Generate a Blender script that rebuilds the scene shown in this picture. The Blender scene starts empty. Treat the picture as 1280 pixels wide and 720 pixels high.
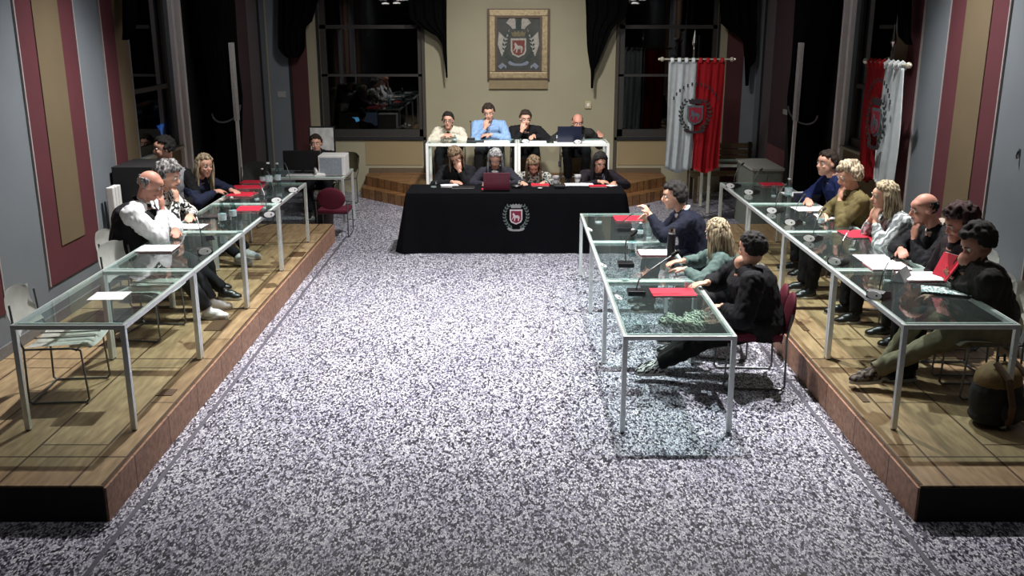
import bpy, bmesh, math, random
from mathutils import Vector, Matrix, noise
random.seed(7)
V = Vector
PI = math.pi
scn = bpy.context.scene
col = scn.collection
# ------------------------------------------------------------------ camera
FPX, PITCH, CAMH = 1200.0, math.radians(15.52), 2.7745
cd = bpy.data.cameras.new('camera'); cam = bpy.data.objects.new('camera', cd); col.objects.link(cam)
cam.location = (0, 0, CAMH); cam.rotation_euler = (PI/2 - PITCH, 0, 0)
cd.lens = FPX/1280*36; cd.sensor_width = 36; cd.clip_end = 100; cd.clip_start = 0.05
scn.camera = cam
_fw = V((0, math.cos(PITCH), -math.sin(PITCH))); _up = V((0, math.sin(PITCH), math.cos(PITCH)))
def ray(u, v): return V(((u-640)/FPX, 0, 0)) + _fw + _up*((360-v)/FPX)
def atz(u, v, z):
    r = ray(u, v); t = (z-CAMH)/r.z; return V((0, 0, CAMH)) + r*t
def aty(u, v, y):
    r = ray(u, v); t = y/r.y; return V((0, 0, CAMH)) + r*t
def atx(u, v, x):
    r = ray(u, v); t = x/r.x; return V((0, 0, CAMH)) + r*t
PH = 0.225      # platform height
TH = 0.72       # table height
# ------------------------------------------------------------------ materials
def srgb(r, g, b):
    f = lambda c: (c/255/12.92) if c/255 <= .04045 else ((c/255+.055)/1.055)**2.4
    return (f(r), f(g), f(b), 1)
MATS = {}
def newmat(name):
    m = bpy.data.materials.new(name); m.use_nodes = True
    nt = m.node_tree; nt.nodes.clear()
    out = nt.nodes.new('ShaderNodeOutputMaterial')
    return m, nt, out
def N(nt, t, **kw):
    n = nt.nodes.new(t)
    for k, v in kw.items():
        if k.startswith('_'): setattr(n, k[1:], v)
        else: n.inputs[k.replace('__', ' ')].default_value = v
    return n
def ramp(nt, fac, stops, interp='LINEAR'):
    r = nt.nodes.new('ShaderNodeValToRGB'); r.color_ramp.interpolation = interp
    e = r.color_ramp.elements
    while len(e) < len(stops): e.new(.5)
    for q, (p, c) in zip(e, stops): q.position = p; q.color = c
    nt.links.new(fac, r.inputs[0]); return r.outputs[0]
def mat(name, c, rough=.6, metal=0, var=.12, scale=30, bump=0, spec=.5, coat=0, sheen=0, stretch=(1, 1, 1)):
    """plain principled with a little procedural variation"""
    if name in MATS: return MATS[name]
    m, nt, out = newmat(name); L = nt.links
    b = N(nt, 'ShaderNodeBsdfPrincipled', Roughness=rough, Metallic=metal)
    b.inputs['Specular IOR Level'].default_value = spec
    b.inputs['Coat Weight'].default_value = coat
    b.inputs['Sheen Weight'].default_value = sheen
    tc = N(nt, 'ShaderNodeTexCoord'); mp = N(nt, 'ShaderNodeMapping'); mp.inputs['Scale'].default_value = stretch
    nz = N(nt, 'ShaderNodeTexNoise', Scale=scale, Detail=3)
    L.new(tc.outputs['Object'], mp.inputs[0]); L.new(mp.outputs[0], nz.inputs['Vector'])
    lo = tuple(x*(1-var) for x in c[:3])+(1,); hi = tuple(min(1, x*(1+var)) for x in c[:3])+(1,)
    L.new(ramp(nt, nz.outputs['Fac'], [(.3, lo), (.7, hi)]), b.inputs['Base Color'])
    if bump:
        bp = N(nt, 'ShaderNodeBump', Strength=bump, Distance=.01)
        L.new(nz.outputs['Fac'], bp.inputs['Height']); L.new(bp.outputs[0], b.inputs['Normal'])
    L.new(b.outputs[0], out.inputs[0]); MATS[name] = m; return m
def glassmat(name, tint, rough=.02, ior=1.5, extra=0.0, gcol=(1, 1, 1, 1), haze=0):
    if name in MATS: return MATS[name]
    m, nt, out = newmat(name); L = nt.links
    t = N(nt, 'ShaderNodeBsdfTransparent', Color=tint)
    g = N(nt, 'ShaderNodeBsdfGlossy', Color=gcol, Roughness=rough)
    f = N(nt, 'ShaderNodeFresnel', IOR=ior)
    a = N(nt, 'ShaderNodeMath', _operation='ADD'); a.inputs[1].default_value = extra; a.use_clamp = True
    mx = N(nt, 'ShaderNodeMixShader')
    geo = N(nt, 'ShaderNodeNewGeometry'); fr = N(nt, 'ShaderNodeMath', _operation='SUBTRACT'); fr.inputs[0].default_value = 1.0; ml = N(nt, 'ShaderNodeMath', _operation='MULTIPLY')
    L.new(geo.outputs['Backfacing'], fr.inputs[1]); L.new(f.outputs[0], a.inputs[0]); L.new(a.outputs[0], ml.inputs[0]); L.new(fr.outputs[0], ml.inputs[1]); L.new(ml.outputs[0], mx.inputs[0]); L.new(t.outputs[0], mx.inputs[1]); L.new(g.outputs[0], mx.inputs[2])
    if haze:
        df = N(nt, 'ShaderNodeBsdfDiffuse', Color=(.62, .74, .72, 1)); m3 = N(nt, 'ShaderNodeMixShader'); m3.inputs[0].default_value = haze
        L.new(mx.outputs[0], m3.inputs[1]); L.new(df.outputs[0], m3.inputs[2]); mx = m3
    L.new(mx.outputs[0], out.inputs[0]); MATS[name] = m; return m
def emit(name, c, s):
    if name in MATS: return MATS[name]
    m, nt, out = newmat(name); e = N(nt, 'ShaderNodeEmission', Color=c, Strength=s)
    nt.links.new(e.outputs[0], out.inputs[0]); MATS[name] = m; return m
def terrazzo():
    m, nt, out = newmat('terrazzo'); L = nt.links
    b = N(nt, 'ShaderNodeBsdfPrincipled', Roughness=.32)
    tc = N(nt, 'ShaderNodeTexCoord')
    v1 = N(nt, 'ShaderNodeTexVoronoi', Scale=84); v2 = N(nt, 'ShaderNodeTexVoronoi', Scale=84, _feature='DISTANCE_TO_EDGE')
    nz = N(nt, 'ShaderNodeTexNoise', Scale=1.1, Detail=4); n3 = N(nt, 'ShaderNodeTexNoise', Scale=60, Detail=2)
    mp = N(nt, 'ShaderNodeMapping'); mp.inputs['Scale'].default_value = (1.15, .55, 1); L.new(tc.outputs['Object'], mp.inputs[0])
    for n in (v1, v2): L.new(mp.outputs[0], n.inputs['Vector'])
    for n in (nz, n3): L.new(tc.outputs['Object'], n.inputs['Vector'])
    sep = N(nt, 'ShaderNodeSeparateColor'); L.new(v1.outputs['Color'], sep.inputs[0])
    chip = ramp(nt, sep.outputs[0], [(0, srgb(34, 34, 44)), (.16, srgb(84, 82, 96)), (.33, srgb(160, 158, 174)), (.52, srgb(214, 213, 224)), (.78, srgb(244, 244, 248))], 'CONSTANT')
    edge = ramp(nt, v2.outputs['Distance'], [(.02, srgb(120, 118, 132)), (.1, (1, 1, 1, 1))])
    mx = N(nt, 'ShaderNodeMix', _data_type='RGBA', _blend_type='MULTIPLY'); mx.inputs[0].default_value = 1
    L.new(chip, mx.inputs[6]); L.new(edge, mx.inputs[7])
    mot = ramp(nt, nz.outputs['Fac'], [(.3, (.78, .79, .84, 1)), (.7, (1, 1, 1, 1))])
    m2 = N(nt, 'ShaderNodeMix', _data_type='RGBA', _blend_type='MULTIPLY'); m2.inputs[0].default_value = 1
    L.new(mx.outputs[2], m2.inputs[6]); L.new(mot, m2.inputs[7])
    L.new(m2.outputs[2], b.inputs['Base Color']); L.new(b.outputs[0], out.inputs[0]); return m
def woodboards(name, c1, c2, seam, bw=1.38, rh=.18, rough=.4, rot=0, mort=.006):
    m, nt, out = newmat(name); L = nt.links
    b = N(nt, 'ShaderNodeBsdfPrincipled', Roughness=rough)
    tc = N(nt, 'ShaderNodeTexCoord'); mp = N(nt, 'ShaderNodeMapping'); mp.inputs['Rotation'].default_value = (0, 0, rot)
    L.new(tc.outputs['Object'], mp.inputs[0])
    br = N(nt, 'ShaderNodeTexBrick', Color1=c1, Color2=c2, Mortar=seam)
    br.inputs['Scale'].default_value = 1; br.inputs['Brick Width'].default_value = bw; br.inputs['Row Height'].default_value = rh
    br.inputs['Mortar Size'].default_value = mort; br.offset = .5
    L.new(mp.outputs[0], br.inputs['Vector'])
    nz = N(nt, 'ShaderNodeTexNoise', Scale=5, Detail=6); m2 = N(nt, 'ShaderNodeMapping'); m2.inputs['Scale'].default_value = (1, 6, 6) if not rot else (6, 1, 6)
    L.new(tc.outputs['Object'], m2.inputs[0]); L.new(m2.outputs[0], nz.inputs['Vector'])
    g = ramp(nt, nz.outputs['Fac'], [(.28, (.55, .5, .45, 1)), (.7, (1.08, 1.05, 1, 1))])
    mx = N(nt, 'ShaderNodeMix', _data_type='RGBA', _blend_type='MULTIPLY'); mx.inputs[0].default_value = 1
    L.new(br.outputs['Color'], mx.inputs[6]); L.new(g, mx.inputs[7]); L.new(mx.outputs[2], b.inputs['Base Color'])
    L.new(b.outputs[0], out.inputs[0]); return m
def patterned(name, kind, c1, c2, scale):
    if name in MATS: return MATS[name]
    m, nt, out = newmat(name); L = nt.links
    b = N(nt, 'ShaderNodeBsdfPrincipled', Roughness=.85); tc = N(nt, 'ShaderNodeTexCoord')
    if kind == 'zigzag':
        w = N(nt, 'ShaderNodeTexWave', Scale=scale, Distortion=6, Detail=1); w.inputs['Detail Scale'].default_value = 2.5; w.bands_direction = 'DIAGONAL'; f = w.outputs['Fac']
    elif kind == 'strand':
        mp = N(nt, 'ShaderNodeMapping'); mp.inputs['Scale'].default_value = (1, 1, .12); L.new(tc.outputs['Object'], mp.inputs[0])
        w = N(nt, 'ShaderNodeTexNoise', Scale=scale, Detail=3); L.new(mp.outputs[0], w.inputs['Vector']); f = w.outputs['Fac']
    elif kind == 'check':
        w = N(nt, 'ShaderNodeTexChecker', Scale=scale); f = w.outputs['Fac']
    else:
        w = N(nt, 'ShaderNodeTexVoronoi', Scale=scale); f = w.outputs['Distance']
    if kind != 'strand': L.new(tc.outputs['Object'], w.inputs['Vector'])
    L.new(ramp(nt, f, [(.4, c1), (.6, c2)]), b.inputs['Base Color']); L.new(b.outputs[0], out.inputs[0]); MATS[name] = m; return m
STEEL = mat('brushed_steel', (.74, .79, .78, 1), .3, .45, .06)
STEELD = mat('dark_steel', (.16, .17, .17, 1), .35, .8, .06)
CHROME = mat('chrome', (.75, .76, .77, 1), .15, 1, .03)
WHITEMETAL = mat('white_lacquered_metal', srgb(222, 224, 220), .4, 0, .03)
TGLASS = glassmat('table_glass', (.84, .92, .90, 1), .02, 1.45, .0, haze=.018)
GEDGE = mat('glass_edge', srgb(186, 214, 206), .2, 0, .08)
WGLASS = glassmat('window_glass', (.16, .16, .17, 1), .015, 1.55, .02)
CLEAR = glassmat('drinking_glass', (.9, .94, .94, 1), .03, 1.5, .07)
WATER = glassmat('bottle_glass', (.62, .74, .74, 1), .03, 1.5, .1)
BLACK = mat('black_plastic', (.012, .012, .014, 1), .35, 0, .1)
BLACKM = mat('black_matte', (.008, .008, .009, 1), .8, 0, .1)
WHITEP = mat('white_plastic', srgb(228, 228, 226), .4, 0, .03)
PAPER = mat('white_paper', srgb(244, 245, 246), .7, 0, .02)
REDF = mat('red_folder_card', srgb(206, 40, 62), .55, 0, .08)
REDD = mat('dark_red_card', srgb(122, 20, 40), .6, 0, .1)
VELVET = mat('black_curtain_cloth', (.006, .006, .007, 1), .95, 0, .2, 20, spec=.1)
BURG = mat('burgundy_upholstery', srgb(92, 26, 44), .75, 0, .12, 40, spec=.3)
WALLG = mat('grey_wall_paint', srgb(112, 119, 125), .85, 0, .05, 2)
WALLR = mat('dark_red_wall_paint', srgb(84, 34, 42), .85, 0, .1, 3)
WALLB = mat('ochre_wall_paint', srgb(104, 90, 66), .85, 0, .06, 2)
WALLC = mat('beige_plaster', srgb(150, 144, 120), .85, 0, .05, 1.5)
WALLD = mat('dark_plum_wall_paint', srgb(64, 44, 50), .85, 0, .08, 3)
WOODD = mat('dark_window_wood', (.02, .017, .014, 1), .5, 0, .2)
# ------------------------------------------------------------------ mesh helpers
SPH = {}
class MB:
    def __init__(s): s.bm = bmesh.new(); s.mi = 0
    def _tag(s, n0):
        if s.mi:
            s.bm.faces.ensure_lookup_table()
            for f in s.bm.faces[n0:]: f.material_index = s.mi
    def box(s, a, b, rot=None, bev=0, c=None):
        n0 = len(s.bm.faces)
        a, b = V(a), V(b); ctr = (a+b)/2; sz = b-a
        M = Matrix.Diagonal((abs(sz.x), abs(sz.y), abs(sz.z), 1))
        R = (Matrix.Rotation(rot, 4, 'Z') if isinstance(rot, (int, float)) else rot.to_4x4()) if rot is not None else Matrix()
        r = bmesh.ops.create_cube(s.bm, size=1, matrix=Matrix.Translation(c if c is not None else ctr) @ R @ M)
        if bev:
            es = list({e for v in r['verts'] for e in v.link_edges})
            bmesh.ops.bevel(s.bm, geom=es, offset=bev, segments=2, affect='EDGES', profile=.6)
        s._tag(n0); return s
    def tube(s, pts, r, n=8, caps=True, flat=None):
        """tube along a polyline; r may be a list; flat=(a,b) elliptical scaling"""
        n0 = len(s.bm.faces)
        pts = [V(p) for p in pts]; rs = r if isinstance(r, (list, tuple)) else [r]*len(pts)
        rings = []; t0 = (pts[1]-pts[0]).normalized()
        u = t0.orthogonal().normalized()
        if abs(t0.z) > .95: u = V((1, 0, 0)) - t0*t0.x; u.normalize()
        for i, p in enumerate(pts):
            if i == 0: t = pts[1]-pts[0]
            elif i == len(pts)-1: t = pts[-1]-pts[-2]
            else: t = (pts[i+1]-p).normalized()+(p-pts[i-1]).normalized()
            t.normalize() if t.length > 1e-9 else None
            u = (u - t*u.dot(t)); u = u.normalized() if u.length > 1e-6 else t.orthogonal().normalized()
            w = t.cross(u); rr = rs[i]
            a, b = (rr, rr) if flat is None else (rr*flat[0], rr*flat[1])
            rings.append([s.bm.verts.new(p+u*(a*math.cos(2*PI*k/n))+w*(b*math.sin(2*PI*k/n))) for k in range(n)])
        for A, B in zip(rings, rings[1:]):
            for k in range(n): s.bm.faces.new((A[k], A[(k+1) % n], B[(k+1) % n], B[k]))
        if caps: s.bm.faces.new(rings[0][::-1]); s.bm.faces.new(rings[-1])
        s._tag(n0); return s
    def lathe(s, prof, o=(0, 0, 0), n=20, axis=None):
        n0 = len(s.bm.faces); o = V(o)
        R = axis.to_matrix() if axis is not None and hasattr(axis, 'to_matrix') else (axis if axis is not None else Matrix.Identity(3))
        rings = []
        for (r, z) in prof:
            if r < 1e-5: rings.append([s.bm.verts.new(o+R@V((0, 0, z)))])
            else: rings.append([s.bm.verts.new(o+R@V((r*math.cos(2*PI*k/n), r*math.sin(2*PI*k/n), z))) for k in range(n)])
        for A, B in zip(rings, rings[1:]):
            for k in range(n):
                a, b, c, d = A[k % len(A)], A[(k+1) % len(A)], B[(k+1) % len(B)], B[k % len(B)]
                q = []
                for v in (a, b, c, d):
                    if v not in q: q.append(v)
                if len(q) >= 3: s.bm.faces.new(q)
        if len(rings[0]) > 1: s.bm.faces.new(rings[0][::-1])
        if len(rings[-1]) > 1: s.bm.faces.new(rings[-1])
        s._tag(n0); return s
    def ell(s, c, r, R=None, n=12):
        r = (r, r, r) if isinstance(r, (int, float)) else r
        M = (R if R is not None else Matrix.Identity(3)) @ Matrix.Diagonal(r); c = V(c)
        if n not in SPH:
            m_ = max(6, n*2//3); pv = [V((0, 0, 1))]
            for j in range(1, m_):
                for i in range(n): pv.append(V((math.sin(PI*j/m_)*math.cos(2*PI*i/n), math.sin(PI*j/m_)*math.sin(2*PI*i/n), math.cos(PI*j/m_))))
            pv.append(V((0, 0, -1))); pf = [(0, 1+i, 1+(i+1) % n) for i in range(n)]
            for j in range(m_-2):
                for i in range(n): pf.append((1+j*n+i, 1+(j+1)*n+i, 1+(j+1)*n+(i+1) % n, 1+j*n+(i+1) % n))
            b_ = 1+(m_-2)*n; pf += [(b_+i, len(pv)-1, b_+(i+1) % n) for i in range(n)]; SPH[n] = (pv, pf)
        pv, pf = SPH[n]; nv = s.bm.verts.new; vs_ = [nv(M@p+c) for p in pv]
        for f in pf: s.bm.faces.new([vs_[i] for i in f]).material_index = s.mi
        return s
    def cap(s, a, b, ra, rb, n=10):
        """tapered capsule"""
        a, b = V(a), V(b); s.tube([a, b], [ra, rb], n); s.ell(a, ra, n=n); s.ell(b, rb, n=n); return s
    def prism(s, poly, d, o=(0, 0, 0), ax=None):
        """poly of (u,v) extruded by vector d; ax=(U,V) axes"""
        n0 = len(s.bm.faces); o = V(o); U, W = (V((1, 0, 0)), V((0, 0, 1))) if ax is None else (V(ax[0]), V(ax[1])); d = V(d)
        A = [s.bm.verts.new(o+U*p[0]+W*p[1]) for p in poly]; B = [s.bm.verts.new(v.co+d) for v in A]
        try:
            s.bm.faces.new(A); s.bm.faces.new(B[::-1])
            for k in range(len(A)): s.bm.faces.new((A[k], B[k], B[(k+1) % len(A)], A[(k+1) % len(A)]))
        except ValueError: pass
        s._tag(n0); return s
    def grid(s, fn, nu, nv, thick=None):
        n0 = len(s.bm.faces)
        P = [[s.bm.verts.new(fn(i/nu, j/nv)) for i in range(nu+1)] for j in range(nv+1)]
        fs = []
        for j in range(nv):
            for i in range(nu): fs.append(s.bm.faces.new((P[j][i], P[j][i+1], P[j+1][i+1], P[j+1][i])))
        if thick: bmesh.ops.solidify(s.bm, geom=fs, thickness=thick)
        s._tag(n0); return s
    def build(s, name, mats, parent=None, smooth=False, loc=None):
        bmesh.ops.recalc_face_normals(s.bm, faces=s.bm.faces)
        me = bpy.data.meshes.new(name); s.bm.to_mesh(me); s.bm.free()
        for m in (mats if isinstance(mats, (list, tuple)) else [mats]): me.materials.append(m)
        if smooth:
            for p in me.polygons: p.use_smooth = True
            if smooth != 'all':
                try: me.set_sharp_from_angle(angle=math.radians(45))
                except Exception: pass
        o = bpy.data.objects.new(name, me); col.objects.link(o)
        if parent: o.parent = parent
        if loc is not None: o.location = loc
        return o
def remesh(o, vox, smooth_it=0):
    m = o.modifiers.new('r', 'REMESH'); m.mode = 'VOXEL'; m.voxel_size = vox; m.use_smooth_shade = True
    if smooth_it:
        k = o.modifiers.new('s', 'SMOOTH'); k.iterations = smooth_it; k.factor = .5
    dg = bpy.context.evaluated_depsgraph_get(); dg.update()
    me = bpy.data.meshes.new_from_object(o.evaluated_get(dg))
    old = o.data; mats = list(old.materials); o.modifiers.clear(); o.data = me
    me.materials.clear()
    for x in mats: me.materials.append(x)
    for p in me.polygons: p.use_smooth = True
    me.name = old.name; bpy.data.meshes.remove(old)
    return o
def empty(name, loc=(0, 0, 0), rz=0):
    o = bpy.data.objects.new(name, None); col.objects.link(o); o.location = loc; o.rotation_euler = (0, 0, rz); o.empty_display_size = .1; return o
def tag(o, label=None, cat=None, group=None, kind=None):
    if label: o['label'] = label
    if cat: o['category'] = cat
    if group: o['group'] = group
    if kind: o['kind'] = kind
    return o
def struct(o): o['kind'] = 'structure'; return o
def copy_tree(o, parent=None):
    c = o.copy(); col.objects.link(c); c.parent = parent
    for ch in list(o.children): copy_tree(ch, c)
    return c
# ------------------------------------------------------------------ the room
BY = 16.1; SX = 4.0; CZ = 5.4
mb = MB(); mb.box((-4.6, -3.2, -.1), (4.6, BY+.3, 0)); floor = struct(mb.build('floor', terrazzo()))
GREYL = mat('dark_grey_inlay', srgb(92, 92, 104), .5, 0, .25, 60)
for s in (-1, 1):
    mb = MB(); mb.box((s*2.2, -3, 0), (s*2.23, 12.6, .002)); struct(mb.build('border_line', GREYL, floor))
mb = MB(); mb.box((-4.6, -3.2, CZ), (4.6, BY+.3, CZ+.1)); struct(mb.build('ceiling', mat('ceiling_plaster', srgb(120, 116, 108), .9, 0, .04, 2)))
mb = MB(); mb.box((-4.6, -3.3, 0), (4.6, -3.2, CZ)); struct(mb.build('wall_rear', mat('rear_wall_paint', srgb(96, 90, 84), .9, 0, .04, 2)))
# side walls: painted bands, a recessed window, tall posts, plum bay
def side_wall(s):
    nm = 'left' if s < 0 else 'right'
    w = MB()
    X0, X1 = s*SX, s*(SX+.3)
    def yb(a, b, z0, z1, x0=X0, x1=X1): w.box((min(x0, x1), a, z0), (max(x0, x1), b, z1))
    WS = 1.34                                            # side-window sill
    yb(-3.2, 9.97, 0, CZ); yb(9.97, 11.6, 0, WS); yb(9.97, 10.36, WS, CZ); yb(10.36, 11.6, 4.3, CZ)
    yb(11.6, BY, 0, CZ)
    root = struct(w.build('wall_'+nm, WALLG))
    def band(name, a, b, z0, z1, m, t=.012, t0=0):
        q = MB(); q.box((s*(SX-t), a, z0), (s*(SX-t0), b, z1)); struct(q.build(name, m, root))
    for y0, y1 in ((6.15, 7.25), (8.0, 9.07)):
        band('wall_panel', y0, y1, .56, CZ, WALLR); band('panel_inset', y0+.29, y1-.31, .86, CZ, WALLB, .02, .012)
    for yy in (7.25, 8.0, 9.07, 9.65):
        band('panel_trim', yy-.008, yy+.008, .56 if yy < 9.5 else 0, CZ, mat('pale_trim_line', srgb(168, 160, 158), .6, 0, .03), .018)
    band('wall_panel', 9.65, 9.97, 0, CZ, WALLR)
    band('reveal_panel', 9.97, 10.3, 0, CZ, WALLB); band('reveal_panel', 10.36, 11.58, 0, WS-.03, WALLB)
    band('window_sill', 10.3, 11.6, WS-.03, WS, mat('stone_sill', srgb(150, 146, 128), .6), .06)
    # plum bay and the grey corner beyond the curtain
    band('bay_panel', 11.92, 14.55, 0, CZ, BLACKM)
    band('bay_panel', 14.05, 14.96 if s < 0 else 15.05, .95, CZ, WALLD, .016)
    band('bay_panel', 14.05, 14.96 if s < 0 else 15.05, 0, .95, mat('rose_wainscot_paint', srgb(118, 70, 74), .8, 0, .08, 3) if s > 0 else WALLD, .02)
    band('bay_panel', 14.96 if s < 0 else 15.05, 15.58, 0, CZ, mat('dull_mauve_paint', srgb(96, 88, 92), .85, 0, .05, 2), .012)
    band('corner_post', 15.58, 15.66, 0, CZ, BLACKM, .03)
    band('baseboard', 4.9, 9.95, PH, PH+.09, mat('grey_baseboard', srgb(112, 112, 112), .6), .02)
    # window
    f = MB()
    fx0, fx1 = s*(SX+.05), s*(SX+.13)
    def fb(a, b, z0, z1): f.box((min(fx0, fx1), a, z0), (max(fx0, fx1), b, z1))
    fb(10.36, 10.44, WS, 4.3); fb(11.52, 11.6, WS, 4.3); fb(10.36, 11.6, WS, WS+.1); fb(10.36, 11.6, 4.2, 4.3); fb(10.36, 11.6, 2.02, 2.07)
    wr = struct(f.build('window_%d' % (3 if s < 0 else 4), WOODD))
    g = MB(); g.box((s*(SX+.08), 10.4, WS+.05), (s*(SX+.1), 11.56, 4.25)); struct(g.build('window_pane', WGLASS, wr))
    # three pale posts of the door frame
    p = MB()
    for a, b, t in ((11.6, 11.68, .05), (11.73, 11.8, .09), (11.86, 11.92, .05)):
        p.box((s*(SX-t), a, 0), (s*SX, b, 4.6))
    p2 = p.build('trim_%d' % (1 if s < 0 else 2), mat('pale_grey_moulding', srgb(236, 232, 230), .45, 0, .04)); struct(p2)
    q = MB(); q.box((s*(SX-.03), 11.66, 0), (s*SX, 11.9, 4.6)); struct(q.build('dark_rebate', BLACKM, p2))
side_wall(-1); side_wall(1)
# back wall with two windows
w = MB()
WZ = .92; WT = 4.2
wins = [(-3.13, -1.47), (1.74, 3.34)]
def xb(x0, x1, z0, z1, y0=BY, y1=BY+.3): w.box((x0, y0, z0), (x1, y1, z1))
xb(-4.3, -3.13, 0, CZ); xb(-1.47, 1.74, 0, CZ); xb(3.34, 4.3, 0, CZ)
for a, b in wins: xb(a, b, 0, WZ); xb(a, b, WT, CZ)
wb = struct(w.build('wall_back', WALLC))
def bband(name, x0, x1, z0, z1, m, t=.012, t0=0):
    q = MB(); q.box((x0, BY-t, z0), (x1, BY-t0, z1)); struct(q.build(name, m, wb))
bband('wall_panel', -3.97, -3.65, 0, CZ, WALLG); bband('wall_groove', -3.65, -3.6, 0, CZ, BLACKM, .02)
DR = mat('deep_red_brown_paint', srgb(74, 34, 36), .8, 0, .1, 2)
bband('wall_panel', -3.6, -3.34, 0, CZ, DR); bband('wall_panel', 3.5, 3.78, 0, CZ, DR); bband('wall_panel', 3.78, 4.0, 0, CZ, WALLG)
bband('wall_edge', -1.47, -1.42, 0, CZ, mat('dark_brown_trim', srgb(60, 54, 44), .7), .05)  # narrow dark brown strip at the window edge
bband('wall_edge', 1.69, 1.74, 0, CZ, mat('dark_brown_trim', srgb(60, 54, 44), .7), .05)
bband('wall_edge', -3.17, -3.13, WZ, CZ, BLACKM, .03); bband('wall_edge', 3.34, 3.37, WZ, CZ, BLACKM, .03)
bband('baseboard', -2.4, -1.42, .32, .4, mat('brown_skirting', srgb(86, 70, 50), .6), .025); bband('baseboard', 1.74, 2.5, .32, .4, mat('brown_skirting', srgb(86, 70, 50), .6), .025)
bband('wall_panel', -2.45, -1.5, .45, WZ-.06, mat('ochre_dado', srgb(140, 124, 92), .85, 0, .05, 2)); bband('wall_panel', 1.77, 2.6, .45, WZ-.06, mat('ochre_dado', srgb(140, 124, 92), .85, 0, .05, 2))
for i, (a, b) in enumerate(wins):
    f = MB()
    for x0, x1, z0, z1 in ((a, a+.1, WZ, WT), (b-.07, b, WZ, WT), (a, b, WZ, WZ+.12), (a, b, WT-.1, WT), (a, b, 1.9, 1.94), (a, b, 2.66, 2.72)):
        f.box((x0, BY+.04, z0), (x1, BY+.13, z1))
    wr = struct(f.build('window_%d' % (i+1), WOODD))
    g = MB(); g.box((a+.05, BY+.08, WZ+.05), (b-.03, BY+.1, WT-.05)); struct(g.build('window_pane', WGLASS, wr))
    q = MB(); q.box((a-.04, BY-.05, WZ-.05), (b+.04, BY+.04, WZ)); struct(q.build('window_sill', BLACKM, wr))
# stage of two steps
STZ = .32
STW = woodboards('stage_boards', srgb(150, 112, 74), srgb(128, 92, 58), srgb(70, 48, 30), 1.1, .12, .45)
mb = MB(); mb.prism([(-2.45, BY), (-2.45, 15.5), (-1.0, 14.02), (1.1, 14.02), (2.55, 15.4), (2.55, BY)], (0, 0, .165), (0, 0, 0), ((1, 0, 0), (0, 1, 0)))
st = mb.build('stage', STW); struct(st)
mb = MB(); mb.prism([(-2.42, BY), (-2.42, 15.75), (-1.02, 14.26), (1.12, 14.26), (2.52, 15.65), (2.52, BY)], (0, 0, STZ-.165), (0, 0, .165), ((1, 0, 0), (0, 1, 0)))
struct(mb.build('stage_top', STW, st))
# side platforms
PT_ = woodboards('platform_boards', srgb(176, 154, 120), srgb(156, 134, 102), srgb(84, 62, 42), 1.38, .42, .42, PI/2, .008)
PSD = woodboards('platform_side_board', srgb(176, 138, 116), srgb(164, 126, 104), srgb(80, 54, 40), 2.2, .6, .6, 0, .006)
for s in (-1, 1):
    mb = MB(); x0, x1 = sorted((s*2.33, s*SX)); mb.box((x0, 4.98, 0), (x1, 12.3, PH-.02))
    pl = struct(mb.build('platform', PSD))
    q = MB(); q.box((x0 - (0 if s > 0 else 0), 4.97, PH-.02), (x1, 12.31, PH)); struct(q.build('platform_deck', PT_, pl))
    q = MB(); q.box((s*2.315, 4.97, 0), (s*2.33, 12.3, PH-.015)); struct(q.build('platform_side', PSD, pl))
    q = MB(); q.box((x0, 4.96, 0), (x1, 4.98, PH-.012)); struct(q.build('platform_front', BLACKM, pl))
    q = MB(); q.box((s*2.33, 4.98, PH), (s*2.345, 12.3, PH+.003)); q.box((x0, 5.34, PH), (x1, 5.352, PH+.001))
    for yy in (7.1, 8.47, 9.85, 11.2): q.box((x0, yy, PH), (x1, yy+.014, PH+.001))
    struct(q.build('deck_joint', mat('dark_joint', srgb(70, 50, 34), .7), pl))
HATCH = mat('floor_box_brown', srgb(84, 62, 40), .5, 0, .15)
def hatch(u, v, w, d, label, z=PH):
    p = atz(u, v, z); m = MB(); m.box((p.x-w/2, p.y-d/2, z), (p.x+w/2, p.y+d/2, z+.006), bev=.002)
    tag(m.build('floor_box', HATCH), label, 'floor box', 'floor socket boxes in the platforms')
hatch(272, 407, .16, .3, 'dark square floor box on left platform beside the second table leg')
hatch(208, 491, .12, .12, 'small dark floor box near the open edge of the left platform front')
hatch(372, 318, .16, .22, 'dark floor box at the far end of the left platform')
hatch(1072, 398, .2, .26, 'dark square floor box on right platform behind the second table leg')
hatch(1074, 493, .05, .3, 'narrow dark floor box along the right platform edge')
hatch(1003, 408, .05, .26, 'narrow dark floor box beyond the second right table leg')
# ------------------------------------------------------------------ curtains and hangings
def drape(name, rows, base, axis='x', folds=7, amp=.05, m=VELVET, thick=.02, inward=-1, ph=0.0):
    """rows: (z, a0, a1) edges down the hanging; base: the wall coordinate; folds pleat it"""
    rows = sorted(rows, reverse=True)
    def fn(u, v):
        z = rows[0][0]+(rows[-1][0]-rows[0][0])*v
        for (za, a0, a1), (zb, b0, b1) in zip(rows, rows[1:]):
            if zb-1e-6 <= z <= za+1e-6:
                t = (za-z)/max(1e-6, za-zb); l = a0+(b0-a0)*t; r = a1+(b1-a1)*t; break
        a = l+(r-l)*u; wdt = abs(r-l); dpt = base+inward*(.06+min(amp, wdt*.25)*(1+math.sin(u*folds*2*PI+ph+z*.8)))
        return V((a, dpt, z)) if axis == 'x' else V((dpt, a, z))
    m_ = MB(); m_.grid(fn, folds*8, 26, thick); return m_.build(name, m, smooth='all')
def hx(u, v, y=BY-.15): p = aty(u, v, y); return (p.z, p.x)
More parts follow.
